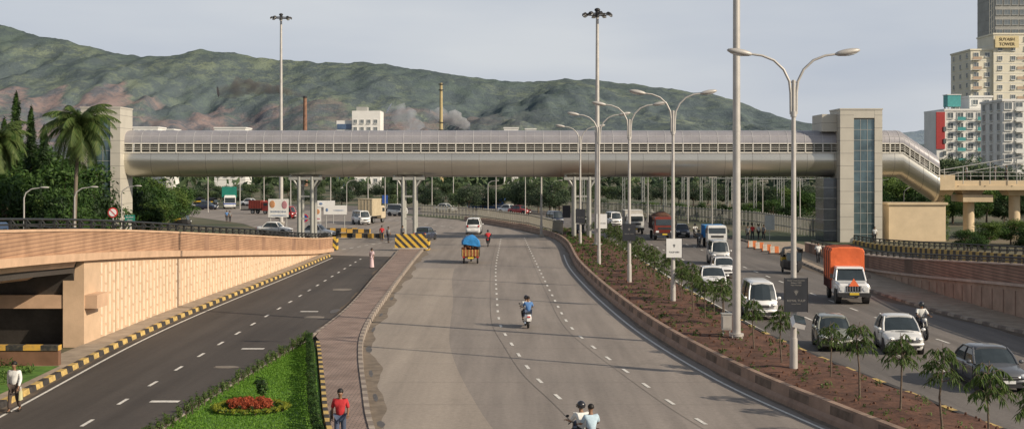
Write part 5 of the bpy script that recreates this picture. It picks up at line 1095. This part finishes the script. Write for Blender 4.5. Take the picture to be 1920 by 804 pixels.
def tempo():
    T=Thing('cargo_rickshaw','orange three-wheeled cargo carrier loaded under blue tarpaulin','cargo vehicle'); mb=MB(); OB=M('tempo_orange',(.26,.09,.035),.7,.3,5); WD=M('tempo_wood',(.20,.09,.045),.8,.3,5)
    mb.loft([[(x*k,y,z) for x,y in((-.2,-1.6),(.2,-1.6),(.55,-1.2),(.66,-.6),(-.66,-.6),(-.55,-1.2))] for k,z in((.9,.35),(1,.6),(1,1.2),(.92,1.75),(.8,1.85))],OB,False); mb.box((0,.1,.45),(.6,2.6,.14),DARK); T.part('cab',mb)
    b=MB(); b.box((0,.55,.62),(1.45,2.2,.08),WD)
    for sx_ in(-1,1): b.box((sx_*.72,.55,.92),(.05,2.2,.55),WD)
    b.box((0,1.66,.92),(1.45,.05,.55),OB); ribs(b,-.75,.75,-.5,1.69,.64,1.2,DARK,5,'y'); ribs(b,-.7,.7,0,1.69,.64,1.2,YEL,5,'x'); T.part('cargo_bed',b)
    q=MB()
    for i in range(34): q.box((R.uniform(-.62,.62),R.uniform(-.4,1.6),R.uniform(1.1,1.6)),(R.uniform(.1,.4),R.uniform(.2,.5),R.uniform(.1,.3)),(WD,OB,DARK)[i%3],R.uniform(0,3))
    T.part('load',q)
    def ts(y,k): return [(x*k+R.uniform(-.07,.07),y,z+R.uniform(-.08,.08)) for x,z in((.74,1.62),(.76,1.8),(.6,2.1),(.3,2.28),(-.1,2.3),(-.5,2.15),(-.74,1.85),(-.78,1.45))]
    q=MB(); q.loft([ts(-.8,.85),ts(-.4,1),ts(.2,1.02),ts(.8,1),ts(1.3,1.02),ts(1.72,.86)],BTARP); T.part('tarpaulin',q)
    for sx_ in(-1,1): h=MB(); h.box((sx_*.6,1.7,.56),(.16,.05,.1),REDL); T.part('tail_light',h)
    h=MB(); h.box((0,1.72,.5),(.5,.03,.13),PLY); T.part('number_plate',h)
    wheels(T,(-.58,.58),(1.15,),.26,.15); wheels(T,(0,),(-1.2,),.26,.12); return T
put(tempo(),883,492,math.pi+.02,1.0)
# ================================================================ PEOPLE
SK=M('skin_brown',(.22,.12,.07),.6,.08); HAIR=M('black_hair',(.012,.010,.009),.6,.2,20); EYE=M('eye_white',(.5,.48,.45),.3); SHOE=M('shoe_black',(.03,.025,.02),.5)
def skin(name,V,E,mat,sub=1,roots=(0,)):
    me=bpy.data.meshes.new(name); me.from_pydata([v[0] for v in V],E,[]); ob=bpy.data.objects.new(name,me); S.collection.objects.link(ob)
    md=ob.modifiers.new('s','SKIN'); md.use_smooth_shade=True
    if not me.skin_vertices:
        bpy.context.view_layer.objects.active=ob; bpy.ops.mesh.customdata_skin_add()
    sv_=me.skin_vertices[0].data
    for i,v in enumerate(V):
        r_=v[1]; sv_[i].radius=r_ if hasattr(r_,'__len__') else (r_,r_); sv_[i].use_root=(i in roots)
    s2=ob.modifiers.new('u','SUBSURF'); s2.levels=sub; s2.render_levels=sub
    dg=bpy.context.evaluated_depsgraph_get(); dg.update(); m2=bpy.data.meshes.new_from_object(ob.evaluated_get(dg)); bpy.data.objects.remove(ob)
    m2.materials.clear(); m2.materials.append(mat)
    for p in m2.polygons: p.use_smooth=True
    o2=bpy.data.objects.new(name,m2); S.collection.objects.link(o2); return o2
def person(label,J,shirt,trouser,hair=HAIR,helmet=None,dress=None,shoe=SHOE,longsl=False,female=False,group=None):
    T=Thing('person',label,'person',group); V3=Vector; J={k:V3(v) for k,v in J.items()}
    hc=J['hd']; V=[];E=[]; idx={}
    def a(k,p,r): idx[k]=len(V); V.append((tuple(p),r))
    a('pel',J['pel'],.11); a('sp',J['pel'].lerp(J['ch'],.5),.105); a('ch',J['ch'],.125); a('nb',J['nk'],.058)
    a('jaw',hc+V3((0,-.02,-.06)),.062); a('h1',hc+V3((0,-.002,.0)),.082); a('h2',hc+V3((0,.005,.07)),.07); a('nose',hc+V3((0,-.105,-.015)),.013)
    E+=[(0,1),(1,2),(2,3),(3,4),(4,5),(5,6)]; E.append((idx['h1'],idx['nose']))
    for s_ in'LR':
        sg=-1 if s_=='L' else 1
        a('ear'+s_,hc+V3((sg*.088,.01,-.01)),.016); E.append((idx['h1'],idx['ear'+s_]))
        a('sh'+s_,J['sh'+s_],.058); a('el'+s_,J['el'+s_],.042); a('wr'+s_,J['wr'+s_],.028)
        E+=[(2,idx['sh'+s_]),(idx['sh'+s_],idx['el'+s_]),(idx['el'+s_],idx['wr'+s_])]
        d=(J['wr'+s_]-J['el'+s_]).normalized(); pm=J['wr'+s_]+d*.06; a('pm'+s_,pm,(.032,.024)); E.append((idx['wr'+s_],idx['pm'+s_]))
        a('hip'+s_,J['hip'+s_],.088); a('kn'+s_,J['kn'+s_],.058); a('an'+s_,J['an'+s_],.038); toe=J.get('to'+s_,J['an'+s_]+V3((0,-.15,-.05))); a('to'+s_,toe,.035)
        E+=[(0,idx['hip'+s_]),(idx['hip'+s_],idx['kn'+s_]),(idx['kn'+s_],idx['an'+s_]),(idx['an'+s_],idx['to'+s_])]
    roots=[0]
    for s_ in'LR':
        sg=-1 if s_=='L' else 1; d=(J['wr'+s_]-J['el'+s_]).normalized(); pm=J['wr'+s_]+d*.06; side=d.cross(V3((0,0,1)) if abs(d.z)<.8 else V3((1,0,0))).normalized(); curl=V3((0,0,-1)) if abs(d.z)<.8 else V3((-sg,0,0))
        for k,(off,ln) in enumerate(((-.03,.062),(-.010,.075),(.010,.07),(.029,.055))):
            b0=len(V); p0=pm+side*off+d*.01; roots.append(b0)
            V.append((tuple(p0),.009)); V.append((tuple(p0+d*ln*.55+curl*.006),.009)); V.append((tuple(p0+d*ln*.95+curl*.03),.007)); E+=[(b0,b0+1),(b0+1,b0+2)]
        b0=len(V); roots.append(b0); p0=pm-d*.03-side*.02
        V.append((tuple(p0),.011)); V.append((tuple(p0-side*.035+d*.03),.01)); V.append((tuple(p0-side*.045+d*.06),.008)); E+=[(b0,b0+1),(b0+1,b0+2)]
    T.addobj(skin('body',V,E,SK,1,roots))
    V=[(J['pel']+V3((0,0,-.03)) ,.155),(J['pel'].lerp(J['ch'],.5),.145),(J['ch'],.155),(J['ch'].lerp(J['nk'],.75),.085)]; E=[(0,1),(1,2),(2,3)]
    for s_ in'LR':
        b0=len(V); V.append((J['sh'+s_],.08)); V.append((J['sh'+s_].lerp(J['el'+s_],.92),.062)); E+=[(2,b0),(b0,b0+1)]
        if longsl: V.append((J['el'+s_].lerp(J['wr'+s_],.9),.045)); E.append((b0+1,b0+2))
    T.addobj(skin('shirt',[(tuple(v[0]),v[1]) for v in V],E,shirt,1,(0,)))
    if dress:
        mb=MB(); z1=J['pel'].z+.08; rings=[]
        for q,rx,ry in((0,.14,.12),(.25,.17,.15),(.6,.17,.17),(.95,.20,.20)):
            z=z1*(1-q); rings.append([(J['pel'].x+rx*math.cos(t_)*(1+.05*math.sin(7*t_)),J['pel'].y+ry*math.sin(t_)*(1+.05*math.cos(5*t_)),z) for t_ in [2*math.pi*i/20 for i in range(20)]])
        mb.loft(rings,dress); mb.tube([(.14,-.12,J['pel'].z+.1),(0,-.16,J['ch'].z-.05),(-.14,-.06,J['nk'].z-.03),(-.13,.12,J['ch'].z),(-.06,.17,J['pel'].z)],[.05,.06,.05,.06,.07],dress,6); T.part('sari',mb)
    else:
        V=[(J['pel'],.15)];E=[]
        for s_ in'LR':
            b0=len(V); V+= [(J['hip'+s_],.105),(J['hip'+s_].lerp(J['kn'+s_],.5),.092),(J['kn'+s_],.075),(J['kn'+s_].lerp(J['an'+s_],.93),.066)]; E+=[(0,b0),(b0,b0+1),(b0+1,b0+2),(b0+2,b0+3)]
        T.addobj(skin('trousers',[(tuple(v[0]),v[1]) for v in V],E,trouser,1,(0,)))
    if helmet:
        mb=MB(); mb.ell(tuple(hc+V3((0,.015,.03))),(.135,.15,.14),helmet,14,10,zmin=-.55); mb.box(tuple(hc+V3((0,-.125,.0))),(.2,.03,.09),GLASS); T.part('helmet',mb)
    else:
        mb=MB(); mb.ell(tuple(hc+V3((0,.022,.045))),(.098,.108,.10),hair,14,8,zmin=-.45)
        if female: mb.ell(tuple(hc+V3((0,.12,-.02))),(.055,.05,.06),hair,10,6)
        T.part('hair',mb)
        for sg in(-1,1): mb=MB(); mb.ell(tuple(hc+V3((sg*.033,-.078,.005))),(.014,.008,.008),EYE,8,5); mb.ell(tuple(hc+V3((sg*.033,-.086,.005))),(.006,.004,.006),HAIR,6,4); T.part('eye',mb)
        mb=MB(); mb.box(tuple(hc+V3((0,-.083,-.055))),(.045,.01,.012),M('lips',(.18,.06,.05),.5)); T.part('mouth',mb)
    for s_ in'LR':
        an=J['an'+s_]; to=J.get('to'+s_,an+V3((0,-.15,-.05))); mb=MB(); mb.tube([tuple(an+V3((0,.05,-.055))),tuple(an.lerp(to,.5)+V3((0,0,-.02))),tuple(to)],[.046,.05,.036],shoe,8); T.part('shoe',mb)
    return T
def stand(walk=.0,arm=.0):
    w=walk
    return dict(pel=(0,0,.93),ch=(0,-.01,1.27),nk=(0,0,1.46),hd=(0,-.02,1.62),
      shL=(-.19,0,1.39),elL=(-.25,.06*w*2+.02,1.12),wrL=(-.24,-.06+.25*w,.88),shR=(.19,0,1.39),elR=(.25,-.04*w*2,1.12),wrR=(.25,-.06-.3*w-arm,.89+arm*.6),
      hipL=(-.09,0,.88),knL=(-.10,-.12*w*2-.02,.50),anL=(-.10,-.30*w*1.2,.09),hipR=(.09,0,.88),knR=(.10,.02,.50),anR=(.10,.34*w*1.2,.10+.06*w),toR=(.10,.34*w*1.2-.13,.035),toL=(-.11,-.30*w*1.2-.15,.035))
def seat(reach=.5,lean=.1,z=.78):
    return dict(pel=(0,0,z),ch=(0,-lean,z+.36),nk=(0,-lean*1.25,z+.54),hd=(0,-lean*1.5,z+.70),
      shL=(-.19,-lean,z+.47),elL=(-.27,-lean-reach*.4,z+.24),wrL=(-.28,-lean-reach,z+.22),shR=(.19,-lean,z+.47),elR=(.27,-lean-reach*.4,z+.24),wrR=(.28,-lean-reach,z+.22),
      hipL=(-.10,-.03,z-.02),knL=(-.19,-.43,z-.06),anL=(-.15,-.36,z-.45),hipR=(.10,-.03,z-.02),knR=(.19,-.43,z-.06),anR=(.15,-.36,z-.45),toL=(-.15,-.52,z-.50),toR=(.15,-.52,z-.50))
def cl(n,c): return M('cloth_'+n,c,.85,.12,6,bump=.2,bscale=15)
CW_=cl('white',(.66,.66,.63)); CRd=cl('red',(.45,.03,.035)); CDk=cl('dark',(.035,.035,.04)); CBr=cl('brown',(.08,.06,.05)); CBl=cl('blue',(.09,.20,.42)); CLb=cl('light_blue',(.40,.52,.60)); CPk=cl('pale_pink',(.66,.50,.51)); CGy=cl('grey',(.2,.2,.2)); CJn=cl('jeans',(.06,.08,.13))
p=person('man in white shirt and dark trousers walking on kerb',stand(.5,0),CW_,CBr,longsl=True); x,y=G(27,772); p.place(x,y,.0,-.1,.96)
mb=MB(); mb.box((0,0,0),(.06,.2,.3),M('cream_bag',(.55,.52,.3),.7),t=.8); mb.tube([(0,-.06,.15),(0,-.03,.28),(0,.03,.28),(0,.06,.15)],.01,WP,5); solo('carrier_bag',mb,'pale yellow carrier bag held by walking man','bag',loc=(x+.27,y-.16,.58))
p=person('man in red shirt walking on paved footpath holding folder',stand(.35,.18),CRd,CJn); x,y=G(638,836); p.place(x*.975,y*.975,.2,.05,.93)
mb=MB(); mb.box((0,0,0),(.03,.22,.30),DARK); solo('folder',mb,'dark folder held under man\'s arm','folder',loc=(x*.975-.27,y*.975-.02,1.06))
pw=person('woman in pale pink sari walking across slip road',stand(.3,0),CPk,CPk,dress=CPk,female=True); put(pw,697,502,2.6,.92)
pa=person('pedestrian in red top and dark trousers by the junction',stand(.3,0),CRd,CDk,group='pedestrians'); put(pa,716,452,.2,1)
pb=person('pedestrian in white shirt and dark trousers',stand(.2,0),CW_,CDk,group='pedestrians'); put(pb,1534,495,.1,1.05)
for px,py,c_ in[(728,455,CGy),(425,416,CBl),(431,417,CGy),(1411,449,CRd),(1422,449,CW_),(1432,450,CGy),(1402,452,CGy),(500,392,CGy),(1640,455,CW_),(755,452,CGy)]:
    t=pb.clone('pedestrian standing near the roadside',{CW_:c_}); put(t,px,py,R.uniform(-1,1),1)
for px in(1818,1872,1893): t=pb.clone('pedestrian crossing the concrete walkway',{CW_:CGy}); t.place(bx(px),BY+1,bz(338),R.uniform(0,3),1)
def scooter(label,P,name='scooter'):
    T=Thing(name,label,'scooter','two-wheelers on the road'); mb=MB()
    def sc_(y,w,z0,z1): return [(w,y,z0),(w*1.05,y,(z0+z1)/2),(w*.8,y,z1),(-w*.8,y,z1),(-w*1.05,y,(z0+z1)/2),(-w,y,z0)]
    mb.loft([sc_(-.02,.10,.3,.62),sc_(.15,.19,.3,.72),sc_(.5,.20,.36,.76),(sc_(.78,.15,.48,.78)),sc_(.9,.07,.6,.76)],P); mb.box((0,-.25,.28),(.36,.6,.08),DARK)
    mb.loft([[(-.19,-.46,.3),(.19,-.46,.3),(.19,-.40,.3),(-.19,-.40,.3)],[(-.22,-.56,.6),(.22,-.56,.6),(.22,-.5,.6),(-.22,-.5,.6)],[(-.14,-.62,.98),(.14,-.62,.98),(.14,-.55,.98),(-.14,-.55,.98)]],P,False)
    mb.loft([[(x_,y_,.52-abs(y_+.72)*.35) for x_ in(-.09,.09)] for y_ in(-.98,-.85,-.72,-.6,-.5)],P,True,False,False); T.part('body',mb)
    s_=MB(); s_.loft([[(.15*k,y_,.76),(.16*k,y_,.82),(.1*k,y_,z),(-.1*k,y_,z),(-.16*k,y_,.82),(-.15*k,y_,.76)] for y_,k,z in((-.05,.7,.83),(.1,1,.86),(.45,1,.87),(.8,.8,.86))],DARK); T.part('seat',s_)
    h=MB(); h.tube([(-.33,-.48,1.0),(-.2,-.58,1.04),(0,-.62,1.02),(.2,-.58,1.04),(.33,-.48,1.0)],.018,DARK,6); h.ell((0,-.62,.99),(.14,.10,.09),P,10,6)
    for sg in(-1,1): h.cyl((sg*.3,-.5,1.0),(sg*.34,-.52,1.2),.007,.007,DARK,4); h.ell((sg*.35,-.52,1.24),(.06,.015,.04),DARK,8,5)
    T.part('handlebar',h)
    h=MB(); h.ell((0,-.71,.99),(.08,.04,.06),LIGHTGLASS,10,6); T.part('headlight',h); h=MB(); h.box((0,.90,.66),(.18,.05,.07),REDL); T.part('tail_light',h); h=MB(); h.box((0,.95,.5),(.2,.015,.16),PLT); T.part('number_plate',h)
    h=MB(); h.cyl((.17,.3,.25),(.19,.8,.33),.045,.055,CHROME,8); h.tube([(.1,-.5,.55),(.07,-.72,.25)],.025,STEEL,5); h.tube([(-.1,-.5,.55),(-.07,-.72,.25)],.025,STEEL,5); T.part('exhaust',h)
    wheels(T,(0,),(-.72,.58),.25,.1); return T
def motorbike(label,P):
    T=Thing('motorcycle',label,'motorcycle','two-wheelers on the road'); mb=MB()
    mb.ell((0,-.22,.80),(.15,.28,.14),P,12,8); mb.box((0,-.05,.48),(.22,.42,.3),DARK,t=.8); mb.loft([[(.09,y_,z-.08),(.10,y_,z),(-.10,y_,z),(-.09,y_,z-.08)] for y_,z in((.1,.72),(.5,.76),(.85,.84))],P,False); mb.loft([[(x_,y_,.66-abs(y_+.72)*.3) for x_ in(-.06,.06)] for y_ in(-.95,-.72,-.5)],DARK,True,False,False); T.part('body',mb)
    s_=MB(); s_.box((0,.32,.82),(.26,.72,.09),DARK,t=.85); T.part('seat',s_)
    h=MB(); h.tube([(-.36,-.35,1.02),(-.15,-.5,1.05),(.15,-.5,1.05),(.36,-.35,1.02)],.016,DARK,6)
    for sg in(-1,1): h.tube([(sg*.08,-.5,1.0),(sg*.08,-.72,.3)],.025,STEEL,6); h.cyl((sg*.3,-.4,1.03),(sg*.34,-.42,1.2),.007,.007,DARK,4); h.ell((sg*.35,-.42,1.23),(.06,.015,.04),DARK,8,5)
    T.part('handlebar',h); h=MB(); h.ell((0,-.6,.93),(.09,.07,.09),LIGHTGLASS,10,6); T.part('headlight',h); h=MB(); h.box((0,.88,.74),(.14,.05,.07),REDL); T.part('tail_light',h)
    h=MB(); h.cyl((.15,.0,.3),(.17,.75,.36),.035,.05,CHROME,8); T.part('exhaust',h); wheels(T,(0,),(-.72,.62),.3,.09); return T
def ride(bike,px,py,rz,s,riders):
    x,y=G(px,py); bike.place(x,y,.014,rz,s)
    for p_,dx,dy in riders:
        v=Matrix.Rotation(rz,3,'Z')@Vector((dx*s,dy*s,0)); p_.place(x+v.x,y+v.y,.014,rz,s)
HB=M('helmet_black',(.02,.02,.025),.25,coat=.5)
rid=person('scooter rider in white shirt wearing dark helmet',seat(.5,.10,.88),CW_,CDk,helmet=HB,group='riders'); pas=person('pillion passenger in blue top and jeans',seat(.22,.05,.90),CBl,CJn,group='riders')
sc1=scooter('white scooter carrying two riders on main road',PW); ride(sc1,988,613,math.pi+.10,.92,[(rid,.03,-.02),(pas,-.03,.42)])
rid2=rid.clone('rider in white shirt and dark helmet'); pas2=pas.clone('pillion passenger in pale blue shirt leaning sideways',{CBl:CLb,CJn:CBr})
sc2=sc1.clone('dark scooter carrying two men along main road',{PW:PD}); ride(sc2,1096,862,math.pi+.32,.92,[(rid2,.05,-.02),(pas2,-.06,.42)])
mbk=motorbike('dark motorcycle ridden along the opposite roadway',PD); r3=rid.clone('motorcyclist in white shirt and dark helmet'); ride(mbk,1727,634,.0,1.0,[(r3,0,.08)])
m2=mbk.clone('red motorcycle moving away on main road',{PD:PR}); r4=rid.clone('motorcyclist in red and black jacket',{CW_:CRd}); ride(m2,915,462,math.pi,1.0,[(r4,0,.08)])
m3=mbk.clone('motorcycle on the opposite roadway'); r5=rid.clone('motorcyclist in grey shirt',{CW_:CGy}); ride(m3,1310,462,0.,1.0,[(r5,0,.08)])
m4=mbk.clone('motorcycle in distant traffic'); r6=rid.clone('motorcyclist in white shirt'); ride(m4,1303,447,0.,1.0,[(r6,0,.08)])
mb=MB(); BKc=Thing('bicycle','black bicycle standing near the lift tower','bicycle'); mb.tube([(0,-.1,.75),(0,.25,.35),(0,.0,.35)],.02,DARK,5); mb.tube([(0,-.45,.85),(0,.0,.35),(0,.15,.85),(0,-.42,.75)],.02,DARK,5); mb.tube([(0,.15,.6),(0,.52,.33),(0,0,.33)],.015,DARK,5); mb.tube([(0,-.42,.95),(0,-.52,.33)],.018,DARK,5); BKc.part('frame',mb)
h=MB(); h.tube([(-.25,-.38,.98),(0,-.45,.98),(.25,-.38,.98)],.015,DARK,5); BKc.part('handlebar',h); h=MB(); h.ell((0,.17,.9),(.08,.13,.04),DARK,8,5); BKc.part('saddle',h)
wheels(BKc,(0,),(-.52,.52),.33,.04); x,y=G(1592,449); r7=pas.clone('man in orange top seated on bicycle',{CBl:cl('orange',(.5,.16,.05))}); BKc.place(x,y,.15,1.5,1.); r7.place(x,y,.15,1.5,1.)
sm=Thing('street_lamp','small grey curved street lamp on the flyover edge','street lamp','small street lamps'); mb=MB(); mb.tube([(0,0,0),(0,0,5.2),(.15,0,5.6),(.6,0,5.9),(1.3,0,6.0)],[.08,.06,.055,.05,.04],POLE,8); sm.part('pole',mb); mb=MB(); mb.ell((1.6,0,6.02),(.38,.12,.08),POLE,12,6); sm.part('lamp_head',mb)
for i,(px,ty,Y) in enumerate([(45,352,100),(140,351,106),(228,349,125),(66,372,140),(74,372,141),(650,345,240),(1695,300,150),(915,345,230),(1035,335,235)]):
    t=sm if i==0 else sm.clone(); z=PZ(ty,Y)-6.0; t.place(PX(px,Y),Y,max(z,0) if Y<130 else 0,0,1)
print('done',len(bpy.data.objects))
